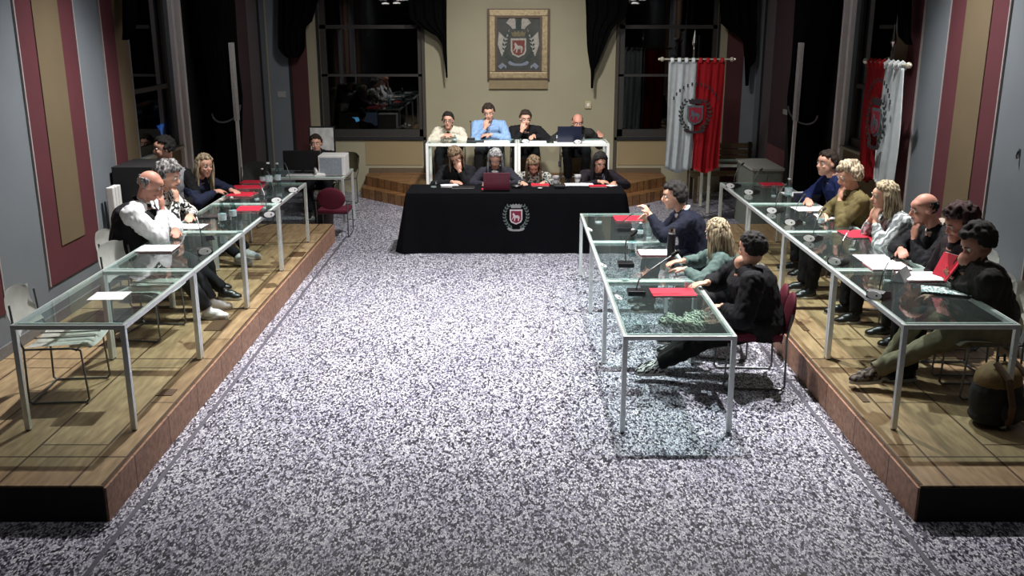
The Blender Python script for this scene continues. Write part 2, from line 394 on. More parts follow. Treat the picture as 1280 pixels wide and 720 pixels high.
def rows_px(lst, y):
    out = []
    for v, u0, u1 in lst:
        a, b = aty(u0, v, y), aty(u1, v, y); out.append((a.z, a.x, b.x))
    a = out[0]; out.insert(0, (4.3, a[1], a[2])); return out
yd = BY-.25
CUR = 'black draped curtain tails hanging from above'
d = drape('curtain', rows_px([(0, 511, 559), (25, 513, 559), (36, 530, 559), (47, 550, 559), (60, 554, 559), (97, 558, 560)], yd), yd, folds=4, amp=.04)
tag(d, 'black curtain swag over the left window edge, its tail pointing at the picture', 'curtain', CUR)
d = drape('curtain', rows_px([(0, 731, 784), (20, 732, 783), (34, 732, 765), (60, 733, 754), (80, 736, 746), (88, 738, 742), (110, 738, 741)], yd), yd, folds=4, amp=.04)
tag(d, 'black curtain swag right of the framed picture, ending in a thin tail', 'curtain', CUR)
d = drape('curtain', rows_px([(0, 350, 400), (28, 350, 392), (34, 350, 384), (62, 350, 384), (72, 361, 376)], yd), yd, folds=4, amp=.04)
tag(d, 'black curtain swag at the outer side of the left window', 'curtain', CUR)
d = drape('curtain', rows_px([(0, 897, 944), (32, 899, 944), (48, 926, 943), (75, 928, 943), (82, 929, 936), (107, 930, 934)], yd), yd, folds=4, amp=.04)
tag(d, 'black curtain swag above the right end of the big red and white banner', 'curtain', CUR)
def rows_side(lst, x):
    out = []
    for v, u0, u1 in lst:
        a, b = atx(u0, v, x), atx(u1, v, x); out.append(((a.z+b.z)/2, a.y, b.y))
    a = out[0]; out.insert(0, (4.6, a[1], a[2])); return out
d = drape('curtain', rows_side([(0, 1127, 1142), (45, 1128, 1140), (56, 1136, 1140)], 3.9), 3.97, 'y', 3, .03)
tag(d, 'short black curtain tail beside the red wall strip above the right banner', 'curtain', CUR)
d = drape('curtain', rows_side([(0, 152, 166), (46, 153, 164), (50, 153, 157)], -3.9), -3.97, 'y', 3, .03, inward=1)
tag(d, 'short black curtain tail beside the red wall strip above the seated bald man', 'curtain', CUR)
for s, lab in ((-1, 'left'), (1, 'right')):
    a, b = (11.95, 13.7) if s < 0 else (11.8, 13.4); mid = (a+b)/2
    d = drape('curtain', [(4.6, a, b), (2.75, a+.05, b-.05), (2.2, a+.15, b-.1), (1.75, a+.3, b-.02), (1.5, a+.35, b-.1), (.9, a+.3, b-.25), (.02, a+.25, b-.2)], s*3.95, 'y', 9, .06, inward=-s)
    tag(d, 'long black velvet curtain in the %s side bay, gathered at the middle' % lab, 'curtain')
    t = MB(); t.tube([(s*3.76, mid+.65*math.cos(q), 1.66+.16*math.sin(q)) for q in [PI+PI*i/10 for i in range(11)]], .012, 6)
    t.build('tieback', mat('grey_cord', srgb(96, 92, 96), .6), d)
    # pale upright strip beside the curtain
    yc = atx(292.5 if s < 0 else 998, 100, s*3.72).y; y0, y1 = yc-.07, yc+.07
    pt, pb = atx(292 if s < 0 else 998, 53, s*3.72).z, atx(292 if s < 0 else 998, 152, s*3.72).z
    e = empty('upright_board', (s*3.72, (y0+y1)/2, 0)); tag(e, 'narrow pale upright board standing before the black curtain on the %s side' % lab, 'board')
    q = MB(); q.box((-.02, (y0-y1)/2, pb), (.02, (y1-y0)/2, pt)); q.build('board', mat('pale_board', srgb(190, 188, 186), .5), e)
    q = MB(); q.box((-.02, -.02, 0), (.02, .02, pb)); q.build('post', mat('pale_grey_moulding', srgb(150, 146, 146), .45), e)
# ------------------------------------------------------------------ crest marks
def crest(name, parent, o, sz, depth=.003, cols=None, U=V((1, 0, 0)), flags=False):
    """shield with a horse, mural crown, laurel wreath and ribbon; flat applique in the plane U x Z, facing -Y"""
    cw, cr, cf, ch, cl, cb = cols
    W = V((0, 0, 1)); nrm = U.cross(W)     # (x cross z) = -y
    def layer(nm, poly, m, d):
        q = MB(); q.prism([(a*sz, b*sz) for a, b in poly], nrm*depth, V(o)+nrm*d, (U, W)); return q.build(nm, m, parent)
    sh = [(-.26, .3), (.26, .3), (.26, -.12), (.2, -.24), (0, -.33), (-.2, -.24), (-.26, -.12)]
    layer('shield_border', sh, cw, 0); layer('shield_field', [(a*.8, b*.8-.005) for a, b in sh], cf, depth)
    horse = [(-.15, .1), (-.11, .17), (-.07, .12), (-.03, .06), (.08, .06), (.13, .03), (.17, -.1), (.13, -.04), (.12, -.17), (.08, -.17), (.07, -.05), (-.02, -.05), (-.05, -.18), (-.09, -.17), (-.07, -.04), (-.12, -.06), (-.16, -.13), (-.18, -.1), (-.12, .0), (-.13, .07)]
    layer('horse', horse, ch, depth*2)
    layer('crown', [(-.2, .36), (.2, .36), (.25, .52), (.17, .48), (.12, .54), (.06, .48), (0, .55), (-.06, .48), (-.12, .54), (-.17, .48), (-.25, .52)], cr, 0)
    for s in (-1, 1):
        q = MB()
        for i in range(9):
            a = -PI/2+.35+i*.24; c = V((s*.47*math.cos(a), .05+.55*math.sin(a), 0))
            for k in (-1, 1):
                b = a+PI/2+k*.6; dx, dy = math.cos(b)*s, math.sin(b)
                px, py = -dy, dx; l, w_ = .14, .035
                q.prism([(sz*(c.x), sz*c.y), (sz*(c.x+dx*l*.5+px*w_), sz*(c.y+dy*l*.5+py*w_)), (sz*(c.x+dx*l), sz*(c.y+dy*l)), (sz*(c.x+dx*l*.5-px*w_), sz*(c.y+dy*l*.5-py*w_))], nrm*depth, V(o), (U, W))
        q.build('laurel_branch', cl, parent)
    layer('ribbon', [(-.36, -.5), (-.3, -.44), (-.12, -.53), (.12, -.53), (.3, -.44), (.36, -.5), (.28, -.58), (.12, -.61), (-.12, -.61), (-.28, -.58)], cb, depth)
    if flags:
        for s in (-1, 1):
            layer('flag', [(s*.3, .62), (s*.44, .3), (s*.66, .52), (s*.7, .1), (s*.56, -.3), (s*.42, .02)], cw, -.0005)
            layer('plume', [(s*.06, .62), (s*.12, .95), (s*.26, 1.0), (s*.42, .8), (s*.3, .72), (s*.2, .6)], cw, 0)
            layer('scroll', [(s*.4, -.62), (s*.55, -.5), (s*.7, -.62), (s*.6, -.72), (s*.5, -.62), (s*.42, -.7)], cb, 0)
        layer('helmet', [(-.09, .58), (-.1, .8), (0, .95), (.1, .8), (.09, .58)], cl, depth)
# framed picture
pe = empty('framed_picture', (.105, BY-.06, 0)); tag(pe, 'gilt framed picture of the coat of arms on the beige wall above the rear table', 'picture')
z0, z1 = aty(648, 98, BY-.08).z, aty(648, 12, BY-.08).z; hw = .475
GILT = mat('old_gilt_frame', srgb(138, 122, 90), .45, .35, .25, 25, .3); GILTD = mat('dark_gilt_frame', srgb(70, 52, 36), .5, .2, .2, 25)
q = MB()
for a, b, c, d_ in ((-hw, hw, z1-.1, z1), (-hw, hw, z0, z0+.1), (-hw, -hw+.1, z0+.1, z1-.1), (hw-.1, hw, z0+.1, z1-.1)): q.box((a, -.03, c), (b, .05, d_), bev=.012)
q.build('frame', GILT, pe)
q = MB()
for a, b, c, d_ in ((-hw-.03, hw+.03, z1-.02, z1+.015), (-hw-.03, hw+.03, z0-.02, z0+.02), (-hw-.03, -hw+.01, z0+.02, z1-.02), (hw-.01, hw+.03, z0+.02, z1-.02), (-hw+.1, hw-.1, z1-.13, z1-.1), (-hw+.1, hw-.1, z0+.1, z0+.13), (-hw+.1, -hw+.13, z0+.13, z1-.13), (hw-.13, hw-.1, z0+.13, z1-.13)): q.box((a, -.022, c), (b, .05, d_))
q.build('frame_edge', GILTD, pe)
q = MB(); q.box((-hw-.005, .0, z0-.17), (hw+.005, .055, z0-.02)); q.build('plaque', mat('ochre_plaque', srgb(128, 114, 84), .7, 0, .08, 10), pe)
q = MB(); q.box((-hw+.1, .01, z0+.1), (hw-.1, .05, z1-.1)); q.build('canvas', mat('dark_green_canvas', srgb(46, 48, 42), .6, 0, .3, 8), pe)
crest('crest', pe, (0, .008, (z0+z1)/2-.05), .48, .004, (mat('crest_pale', srgb(150, 146, 136), .7, 0, .25, 30), mat('crest_gold', srgb(96, 84, 56), .6, 0, .3, 30), mat('crest_red', srgb(104, 44, 38), .7, 0, .2, 30), mat('crest_pale', srgb(150, 146, 136), .7), mat('crest_leaf_dark', srgb(34, 50, 44), .7, 0, .3, 30), mat('crest_ribbon', srgb(110, 118, 130), .7)), flags=True)
# small wall switch right of the rear table
p = aty(735, 131, BY-.02); e = empty('wall_switch', (p.x, BY, p.z)); tag(e, 'small cream wall switch box right of the picture above the bald man with the laptop', 'switch')
q = MB(); q.box((-.055, -.04, -.06), (.055, 0, .06), bev=.01); q.build('switch_plate', mat('cream_plastic', srgb(176, 164, 130), .5), e)
q = MB(); q.box((-.02, -.05, -.025), (.02, -.038, .025), bev=.004); q.build('rocker', WHITEP, e)
for u, v, x, s, lab in ((352, 118, 0, 0, 'small pale notice on the grey strip left of the left window'), (22/1, 0, 0, 0, None)):
    if lab:
        p = aty(u, v, BY-.03); q = MB(); q.box((p.x-.07, BY-.03, p.z-.05), (p.x+.07, BY-.013, p.z+.05)); tag(q.build('notice_plate', mat('pale_notice', srgb(150, 150, 146), .6)), lab, 'notice')
p = atx(982, 140, 3.97); q = MB(); q.box((3.955, p.y-.09, p.z-.035), (3.985, p.y+.09, p.z+.035)); tag(q.build('notice_plate', mat('pale_notice', srgb(150, 150, 146), .6)), 'small pale plate on the plum wall bay left of the right black curtain', 'notice')
p = atx(1271, 193, 3.98); e = empty('wall_hook', (4.0, p.y, p.z)); tag(e, 'small dark hook on the grey wall at the right edge', 'hook')
q = MB(); q.tube([(0, 0, .035), (-.015, 0, .015), (-.022, 0, -.015), (-.01, 0, -.03), (-.025, 0, -.03)], .006, 6); q.build('hook', BLACK, e)
q = MB(); q.box((-.008, -.015, -.01), (0, .015, .045), bev=.003); q.build('hook_plate', STEELD, e)
# ------------------------------------------------------------------ banners
def banner(x0, x1, y0, y1, ztop, zb, flip, label, pole_at, baseb):
    """bar, pole with spear tip and base, white and red cloth hung by loops; runs from (x0,y0) to (x1,y1)"""
    A, B = V((x0, y0, 0)), V((x1, y1, 0)); U = (B-A).normalized(); nrm = U.cross(V((0, 0, 1))); Lh = (B-A).length
    P = A+(B-A)*pole_at; e = empty('banner', (P.x, P.y, baseb)); e['category'] = 'banner'; e['label'] = label
    O = V((P.x, P.y, baseb)); rel = lambda v: v-O
    q = MB(); q.tube([rel(A-U*.08+V((0, 0, ztop))), rel(B+U*.08+V((0, 0, ztop)))], .012, 8)
    for k in (A-U*.09, B+U*.09): q.ell(rel(k+V((0, 0, ztop))), .032, n=10); q.ell(rel(k+(k-(A+B)/2).normalized()*.04+V((0, 0, ztop))), .018, n=8)
    q.build('crossbar', mat('pale_brass', srgb(196, 190, 172), .35, .5), e)
    q = MB(); b = -nrm*.05; q.tube([rel(V((P.x, P.y, baseb)))+b, rel(V((P.x, P.y, ztop+.12)))+b], .014, 8)
    q.build('pole', mat('pole_wood', srgb(70, 60, 50), .5), e)
    q = MB(); c = rel(V((P.x, P.y, ztop+.12)))+b; q.lathe([(.0, 0), (.016, .01), (.01, .04), (.034, .09), (.02, .17), (.0, .27)], c, 8); q.build('spear_tip', CHROME, e)
    q = MB(); q.lathe([(.0, 0), (.15, 0), (.15, .02), (.05, .05), (.02, .09), (0, .09)], rel(V((P.x, P.y, baseb)))+b, 18); q.build('base', STEELD, e)
    hh = Lh*.485
    def cloth(t0, t1, m, nm, seed):
        def fn(u, v):
            t = t0+(t1-t0)*u; z = ztop-.03-(ztop-.03-zb)*v
            k = (u*2-1)*(1 if seed else -1)
            dip = .0
            if v > .9: dip = (1-abs(u*2-1))*.08*(v-.9)*10
            w_ = .018*math.sin(u*5*PI+seed+v*1.3)+.012*math.sin(u*9*PI+v*4)
            return rel(A+U*(t*Lh*(1-.0)+.015*v*math.sin(v*3+seed)))+nrm*(w_*(.5+v))+V((0, 0, z-dip))
        q = MB(); q.grid(fn, 40, 30, .006)
        for k in range(4):
            t = t0+(t1-t0)*(k+.5)/4; c = rel(A+U*(t*Lh)+V((0, 0, ztop)))
            q.tube([c+V((0, 0, -.05))-nrm*.018, c-nrm*.022, c+V((0, 0, .018)), c+nrm*.022, c+V((0, 0, -.05))+nrm*.018], .02, 6, flat=(1.3, .15))
        return q.build(nm, m, e, smooth='all')
    wm = mat('white_banner_cloth', srgb(214, 222, 224), .8, 0, .06, 12); rm = mat('red_banner_cloth', srgb(176, 10, 26), .8, 0, .08, 12)
    (cloth(0, .5, wm, 'white_cloth', 0), cloth(.5, 1, rm, 'red_cloth', 2)) if not flip else (cloth(0, .5, rm, 'red_cloth', 2), cloth(.5, 1, wm, 'white_cloth', 0))
    mid = rel((A+B)/2)+nrm*.045; zc = ztop-(ztop-zb)*.5
    crest('crest', e, mid+V((0, 0, zc)), .46 if Lh > .85 else .42, .004, (mat('banner_crest_grey', srgb(74, 84, 92), .8), mat('banner_crest_dark', srgb(40, 30, 36), .8), mat('banner_crest_red', srgb(128, 14, 40), .8), mat('banner_crest_grey', srgb(74, 84, 92), .8), mat('banner_crest_green', srgb(34, 42, 40), .8, 0, .3, 30), mat('banner_crest_dark', srgb(40, 30, 36), .8)), U=U)
    q = MB()
    for i in range(13):                                   # lettering arc, strokes too small to read
        q = MB()
        a = PI*(.18+.64*i/12); c = mid+V((0, 0, zc))+U*(-math.cos(a)*.36)+V((0, 0, math.sin(a)*.42))
        q.box((-.010, -.003, -.022), (.010, .003, .022), rot=Matrix(((U.x, -nrm.x, 0), (U.y, -nrm.y, 0), (0, 0, 1))), c=c)
        q.build('letter', mat('banner_crest_dark', srgb(40, 30, 36), .8), e)
    return e
yB = 13.5
a, b = aty(836, 75, yB), aty(907, 73, yB)
banner(a.x, b.x, yB, yB, (a.z+b.z)/2, aty(870, 210, yB).z, False, 'white and red banner with crest hanging from a pole left of the grey column', .45, 0)
a, b = atx(1088, 82, 3.55), atx(1130, 88, 3.55)
banner(3.75, 3.77, 10.35, 9.45, 2.37, 1.2, True, 'red and white banner hanging edge-on beside the right wall window', .5, PH)
# ------------------------------------------------------------------ furniture
def frame_m(v): return v
def make_table(w, L, h, label, group, loc, metal=None, glass=True, t=.034, cat='table', topmat=None):
    """w along x, L along y, origin at floor under the (min x, min y) corner"""
    metal = metal or STEEL
    e = empty('glass_table' if glass else 'side_table', loc); tag(e, label, cat, group)
    q = MB()
    for a, b in (((0, 0), (w, t)), ((0, L-t), (w, L)), ((0, t), (t, L-t)), ((w-t, t), (w, L-t))):
        q.box((a[0], a[1], h-t), (b[0], b[1], h-.004), bev=.003)
    q.build('frame', metal, e)
    q = MB(); q.box((t*.6, t*.6, h-.012), (w-t*.6, L-t*.6, h-.001))
    if glass:
        q.bm.faces.ensure_lookup_table()
        for f in q.bm.faces:
            f.normal_update()
            if abs(f.normal.z) < .5: f.material_index = 1
        q.build('glass_top', [TGLASS, GEDGE], e)
        for y in (t, L-t-.012):
            q = MB(); q.box((t, y, h-.016), (w-t, y+.012, h-.0005)); q.build('glass_edge', GEDGE, e)
    else: q.build('table_top', topmat or TGLASS, e)
    for x in (0, w-t):
        for y in (0, L-t):
            q = MB(); q.box((x, y, .008), (x+t, y+t, h-t), bev=.003); lg = q.build('leg', metal, e)
            q = MB(); q.lathe([(0, 0), (.016, 0), (.016, .008), (0, .008)], (x+t/2, y+t/2, 0), 10); q.build('foot', BLACK, lg)
    return e
LM = 1.382
posn = ('nearest', 'second', 'third', 'farthest')
for i in range(4):
    make_table(.72, LM-.004, TH, '%s glass table of the row on the left platform, steel frame' % posn[i], 'glass tables on the left platform', (-3.145, 5.725+i*LM, PH), STEEL)
    make_table(.74, LM-.004, TH, '%s glass table of the row on the right platform, steel frame' % posn[i], 'glass tables on the right platform', (2.455, 5.735+i*LM, PH), STEEL)
LMM = 1.443
for i in range(3):
    make_table(.775, LMM-.004, TH, '%s glass table of the short row standing on the terrazzo floor' % ('nearest', 'middle', 'farthest')[i], 'glass tables on the floor', (.755, 6.19+i*LMM, 0), STEEL)
for i in range(2):
    x = (-1.29, .085)[i]
    make_table(1.37, .62, .7, '%s pale framed table on the stage under the picture' % ('left', 'right')[i], 'tables on the stage', (x, 14.36, STZ), WHITEMETAL, True, .042)
make_table(1.35, .84, .75, 'steel framed table on the terrazzo floor carrying the monitor and white computer', None, (-3.62, 12.86, 0), STEEL)
make_table(.72, .6, .74, 'pale framed empty table behind the big banner in front of wooden boards', None, (2.9, 14.12, 0), mat('cream_metal', srgb(196, 196, 180), .5, 0, .04), True, .038)
# central desk and its cloth
e = empty('long_desk', (.05, 12.0, 0)); tag(e, 'long desk hidden under the black cloth in the middle of the hall', 'table')
q = MB(); q.box((-1.33, -.3, .70), (1.33, .3, .735), bev=.004); q.build('desk_top', mat('desk_board', srgb(90, 84, 76), .6), e)
for x in (-1.3, 1.26):
    for y in (-.28, .24):
        q = MB(); q.box((x, y, 0), (x+.04, y+.04, .70)); q.build('leg', STEELD, e)
CLOTH = mat('black_tablecloth', (.0022, .0026, .0045, 1), .9, 0, .25, 6, spec=.15)
q = MB(); nb = 200; rings = []
def rr(t, hx_, hy, r=.03):
    # rounded rectangle parameter t in 0..1 -> (x,y)
    P = [(-hx_, -hy), (hx_, -hy), (hx_, hy), (-hx_, hy)]; per = [2*hx_, 2*hy, 2*hx_, 2*hy]; s = t*sum(per); i = 0
    while s > per[i] and i < 3: s -= per[i]; i += 1
    a, b = P[i], P[(i+1) % 4]; k = s/per[i]; return a[0]+(b[0]-a[0])*k, a[1]+(b[1]-a[1])*k, i
for lv, (z, ex) in enumerate([(.745, -.5), (.746, -.02), (.738, .0), (.70, .012), (.5, .04), (.25, .075), (.004, .115)]):
    ring = []
    for k in range(nb):
        x, y, sd = rr(k/nb, 1.355, .325)
        if ex == -.5: x *= .5; y *= .5
        else:
            f = max(0, (.72-z)/.72)
            w_ = (.016*math.sin(k*.9)+.02*math.sin(k*.37+1))*f*(1.0 if sd != 0 else .35)
            nx, ny = (0, -1) if sd == 0 else (1, 0) if sd == 1 else (0, 1) if sd == 2 else (-1, 0)
            cx = 1 if (abs(x) > 1.3 and abs(y) > .28) else 0
            x += nx*(ex+w_)+(math.copysign(.05*f, x) if cx else 0); y += ny*(ex*.8+w_)+(math.copysign(.03*f, y) if cx else 0)
        ring.append(q.bm.verts.new((x, y, z)))
    rings.append(ring)
for A, B in zip(rings, rings[1:]):
    for k in range(nb): q.bm.faces.new((A[k], A[(k+1) % nb], B[(k+1) % nb], B[k]))
q.bm.faces.new(rings[0])
ce = empty('tablecloth', (.05, 12.0, 0)); tag(ce, 'black floor-length cloth draped over the central desk, with a small crest on its front', 'tablecloth')
q.build('cloth', CLOTH, ce, smooth=True)
crest('crest', ce, (.0, -.385, .46), .3, .003, (mat('emblem_white', srgb(206, 196, 200), .6), mat('emblem_silver', srgb(150, 152, 152), .5), mat('emblem_red', srgb(128, 20, 54), .7), mat('emblem_white', srgb(206, 196, 200), .6), mat('emblem_laurel', srgb(98, 112, 108), .7, 0, .3, 40), mat('emblem_silver', srgb(150, 152, 152), .5)))
# chairs
SHELLW = mat('off_white_leather', srgb(226, 230, 224), .5, 0, .08, 14, .15)
def make_chair(loc, rz, label, shell=SHELLW, group=None, seat_h=.43, legmat=None):
    """sled-base chair facing local +Y"""
    legmat = legmat or STEELD
    e = empty('sled_chair', loc, rz); tag(e, label, 'chair', group)
    def seat(u, v):
        x = -.225+.45*u; y = -.2+.43*v; z = seat_h-.02*math.sin(u*PI)-.03*(1-v)*.6+(.0 if v < .85 else -.035*((v-.85)/.15)**2)
        return V((x, y, z))
    q = MB(); q.grid(seat, 14, 14, .028); q.build('seat', shell, e, smooth=True)
    def back(u, v):
        x = (-.215+.43*u)*(1-.06*v); z = seat_h+.06+.29*v; y = -.215-.075*v-.03*math.sin(v*PI)-.045*math.sin(u*PI)
        if v > .9: z -= .05*((v-.9)/.1)**2*abs(u*2-1)**4
        return V((x, y, z))
    q = MB(); q.grid(back, 14, 12, .026); q.build('backrest', shell, e, smooth=True)
    q = MB()
    for x in (-.06, .06): q.tube([(x, .22, seat_h-.0), (x, 0, seat_h-.03+.024), (x, -.19, seat_h-.015+.01)], .006, 6, flat=(1.5, .6))
    q.build('seat_seam', STEELD, e)
    for s in (-1, 1):
        q = MB(); x = s*.235
        q.tube([(x*.93, -.26, seat_h+.28), (x*.97, -.245, seat_h+.08), (x, -.2, seat_h-.02), (x, -.21, .03), (x, -.19, .01), (x, .17, .01), (x, .19, .03), (x, .17, seat_h-.045), (x, .1, seat_h-.03), (x, -.2, seat_h-.03)], .008, 8)
        q.build('leg', legmat, e)
    q = MB(); q.tube([(-.235, -.19, .012), (.235, -.19, .012)], .007, 6); q.build('stretcher', legmat, e)
    q = MB(); q.tube([(-.235, .14, seat_h-.045), (.235, .14, seat_h-.045)], .007, 6); q.build('stretcher', legmat, e)
    return e
def make_soft_chair(loc, rz, label, two=False):
    e = empty('padded_chair', loc, rz); tag(e, label, 'chair')
    q = MB(); q.box((-.24, -.22, .39), (.24, .24, .46), bev=.03); q.build('seat', BURG, e, smooth=True)
    for i, x in enumerate((-.125, .125) if two else (0,)):
        q = MB(); w_ = .12 if two else .22
        q.ell((x, -.27, .66 if not two else .6), (w_, .035, .19 if not two else .17), Matrix.Rotation(math.radians(8), 3, 'X'), 20); q.build('backrest', BURG, e, smooth='all')
    for s in (-1, 1):
        q = MB(); x = s*.24
        q.tube([(x, -.27, .62), (x, -.24, .42), (x, -.25, .03), (x, -.23, .01), (x, .2, .01), (x, .22, .03), (x, .2, .38), (x, .14, .4)], .009, 8); q.build('leg', STEELD, e)
    q = MB(); q.tube([(-.24, -.2, .39), (.24, -.2, .39)], .008, 6); q.build('stretcher', STEELD, e)
    return e
make_chair((-3.14, 6.42, PH), -PI/2+.1, 'empty white leather sled chair at the nearest left table', group=None)
make_chair((-3.05, 7.75, PH), -PI/2-.12, 'empty white sled chair half under the second left table, before the bald man')
# ------------------------------------------------------------------ small things
def place(fn, u, v, z, *a, **k):
    p = atz(u, v, z); return fn((p.x, p.y, z), *a, **k)
def sheet(loc, w, l, rz, label, cat='paper', m=PAPER, t=.004, name='paper_sheet', group=None, n=1):
    e = empty(name, loc, rz) if n > 1 else None
    if n == 1:
        q = MB(); q.box((-w/2, -l/2, 0), (w/2, l/2, t)); o = q.build(name, m); o.location = loc; o.rotation_euler = (0, 0, rz)
        return tag(o, label, cat, group)
    for i in range(n):
        q = MB(); q.box((-w/2, -l/2, i*t), (w/2, l/2, (i+1)*t-.0005), rot=(i*.09)); q.build('sheet', m, e)
    return tag(e, label, cat, group)
def folder(loc, w, l, rz, label, group=None, paper=False, m=REDF):
    e = empty('folder', loc, rz); tag(e, label, 'folder', group)
    q = MB(); q.box((-w/2, -l/2, 0), (w/2, l/2, .003)); q.build('back_cover', REDD, e)
    q = MB(); q.box((-w/2+.006, -l/2+.008, .003), (w/2-.004, l/2-.008, .012)); q.build('pages', PAPER, e)
    if paper: q = MB(); q.box((-w/2+.004, -l/2+.004, .012), (w/2+.004, l/2-.004, .014)); q.build('top_sheet', PAPER, e)
    else: q = MB(); q.box((-w/2, -l/2, .012), (w/2, l/2, .015), rot=.015); q.build('front_cover', m, e)
    return e
def tumbler(loc, label, h=.1, r=.034, fill=.5):
    e = empty('glass_tumbler', loc); tag(e, label, 'glass')
    q = MB(); q.lathe([(0, 0), (r*.82, 0), (r, h), (r*.93, h), (r*.76, .012), (0, .012)], n=18); q.build('glass', CLEAR, e, smooth=True)
    q = MB(); q.lathe([(0, .0), (r*.8, .0), (r*.8, .011), (0, .011)], n=18); q.build('base', mat('pale_thick_glass', srgb(206, 220, 218), .15, 0, .02), e)
    return e
def bottle(loc, label, h=.26, r=.036, m=None, capm=None):
    e = empty('water_bottle', loc); tag(e, label, 'bottle')
    q = MB(); q.lathe([(0, 0), (r, 0), (r*1.02, .02), (r, h*.62), (r*.55, h*.78), (r*.38, h*.84), (r*.38, h*.95), (0, h*.95)], n=18); q.build('bottle_body', m or WATER, e, smooth=True)
    q = MB(); q.lathe([(0, h*.95), (r*.44, h*.95), (r*.44, h), (0, h)], n=14); q.build('cap', capm or WHITEP, e)
    q = MB(); q.lathe([(r*1.03, h*.28), (r*1.03, h*.5)], n=18); q.build('label_band', mat('pale_label', srgb(186, 200, 204), .6), e)
    return e
def conf_unit(loc, rz, label, group=None, goose=True, tall=.34, sc=.9):
    """delegate microphone: black wedge, white oval plate towards the hall, gooseneck; local -Y looks to the hall"""
    e = empty('conference_microphone', loc, rz); e.scale = (sc, sc, sc); tag(e, label, 'microphone', group)
    q = MB(); q.prism([(-.08, 0), (.08, 0), (.08, .03), (-.03, .062), (-.08, .05)], (.13, 0, 0), (-.065, 0, 0), ((0, 1, 0), (0, 0, 1))); q.build('base', BLACK, e)
    q = MB(); q.prism([(.058*math.cos(a)*(1.0), .031*math.sin(a)) for a in [2*PI*i/20 for i in range(20)]], (0, -.006, 0), (0, -.081, .03)); q.build('badge', WHITEP, e)
    q = MB(); q.prism([(.02+.008*math.cos(a), .008*math.sin(a)) for a in [2*PI*i/10 for i in range(10)]], (0, -.002, 0), (0, -.0872, .03)); q.build('badge_hole', BLACK, e)
    if goose:
        P = [(0, .0, .05), (0, .01, .05+tall*.3), (0, .05, .05+tall*.65), (0, .12, .05+tall*.9), (0, .17, .05+tall)]
        q = MB(); q.tube(P, .005, 6); q.build('gooseneck', STEELD, e)
        q = MB(); q.cap(P[-1], (0, .21, .06+tall), .012, .012, 8); q.build('microphone_head', BLACKM, e)
    return e
def laptop(loc, rz, w, label, lid, tilt=15, hinge=1):
    """local +Y is where the screen back points"""
    e = empty('laptop', loc, rz); tag(e, label, 'laptop'); d = w*.68
    q = MB(); q.box((-w/2, -d/2, 0), (w/2, d/2, .016), bev=.004); q.build('keyboard_deck', BLACK, e)
    q = MB(); R = Matrix.Rotation(-math.radians(tilt), 3, 'X'); c = V((0, d/2, .016))+R@V((0, .004, d/2))
    q.box((-w/2, -.005, -d/2), (w/2, .005, d/2), rot=R, c=c, bev=.004); q.build('lid', lid, e)
    q = MB(); q.box((-w/2+.012, -.001, -d/2+.014), (w/2-.012, .001, d/2-.012), rot=R, c=V((0, d/2, .016))+R@V((0, -.0025, d/2))); q.build('screen', emit('laptop_screen', srgb(150, 170, 200), .5), e)
    return e
def cup(loc, label, m=None, h=.095, r=.038):
    e = empty('paper_cup', loc); tag(e, label, 'cup')
    q = MB(); q.lathe([(0, 0), (r*.72, 0), (r, h), (r*.94, h), (r*.68, .01), (0, .01)], n=18); q.build('cup', m or PAPER, e, smooth=True)
    q = MB(); q.lathe([(r*.86, h*.45), (r*.96, h*.75)], n=18)
    for v in q.bm.verts: v.co.x *= 1.03; v.co.y *= 1.03
    q.build('printed_band', mat('grey_print', srgb(150, 150, 156), .6), e)
    return e
def phone(loc, rz, label):
    e = empty('mobile_phone', loc, rz); tag(e, label, 'phone')
    q = MB(); q.box((-.037, -.075, 0), (.037, .075, .009), bev=.003); q.build('case', BLACK, e)
    q = MB(); q.box((-.033, -.07, .009), (.033, .07, .0095)); q.build('screen', mat('phone_screen', (.01, .012, .016, 1), .08), e); return e
# ---- left platform tables (tops at z = PH+TH)
T = PH+TH
L_ = 'on the left platform'
place(sheet, 137, 370, T, .24, .2, .05, 'single white sheet lying on the nearest left glass table', t=.002)
place(folder, 197, 312, T, .3, .24, .03, 'dark red folder under white papers in front of the bald man', None, True)
place(sheet, 238, 283, T, .26, .22, -.05, 'white sheet near the outer rail in front of the curly-haired person', t=.002)
place(folder, 312, 262, T, .24, .26, .05, 'red folder beside the third white microphone badge of the left tables')
place(folder, 303, 244, T, .28, .26, -.15, 'red folder on the third left table in front of the blonde woman')
place(folder, 310, 235, T, .34, .26, .1, 'red folder at the back of the farthest left table')
place(folder, 318, 228.5, T, .3, .22, 0, 'flat dull red folder at the very end of the farthest left table')
for u, v, lab in ((254, 312, 'conference microphone with the nearest white badge of the left tables'), (334, 266, 'conference microphone at the inner rail behind the first left red folder'), (343, 248, 'conference microphone with white badge near the end of the left tables'), (364, 235, 'conference microphone with white badge last at the inner rail of the left tables')):
    place(conf_unit, u, v+4, T, -PI/2+2.1, lab, 'microphones on the left tables', tall=.26)
place(bottle, 279, 285, T, 'tall clear water bottle standing nearest on the left tables', .27, .036)
place(bottle, 292, 279, T, 'clear water bottle behind the nearest one on the left tables', .25, .034)
place(bottle, 337, 236, T, 'white-capped water bottle at the far end of the left tables', .3, .04)
place(bottle, 348, 233, T, 'slim water bottle beside the monitor end of the left tables', .27, .034)
place(bottle, 329, 232, T, 'small water bottle left of the white-capped one', .2, .034)
place(tumbler, 321, 249, T, 'glass tumbler beside the red folders of the third left table')
place(tumbler, 330, 260, T, 'glass tumbler right of the red folder near the third left leg')
place(tumbler, 300, 290, T, 'glass tumbler beside the two water bottles on the left tables')
place(phone, 262, 298, T, .4, 'mobile phone lying between white sheet and microphone on the left tables')
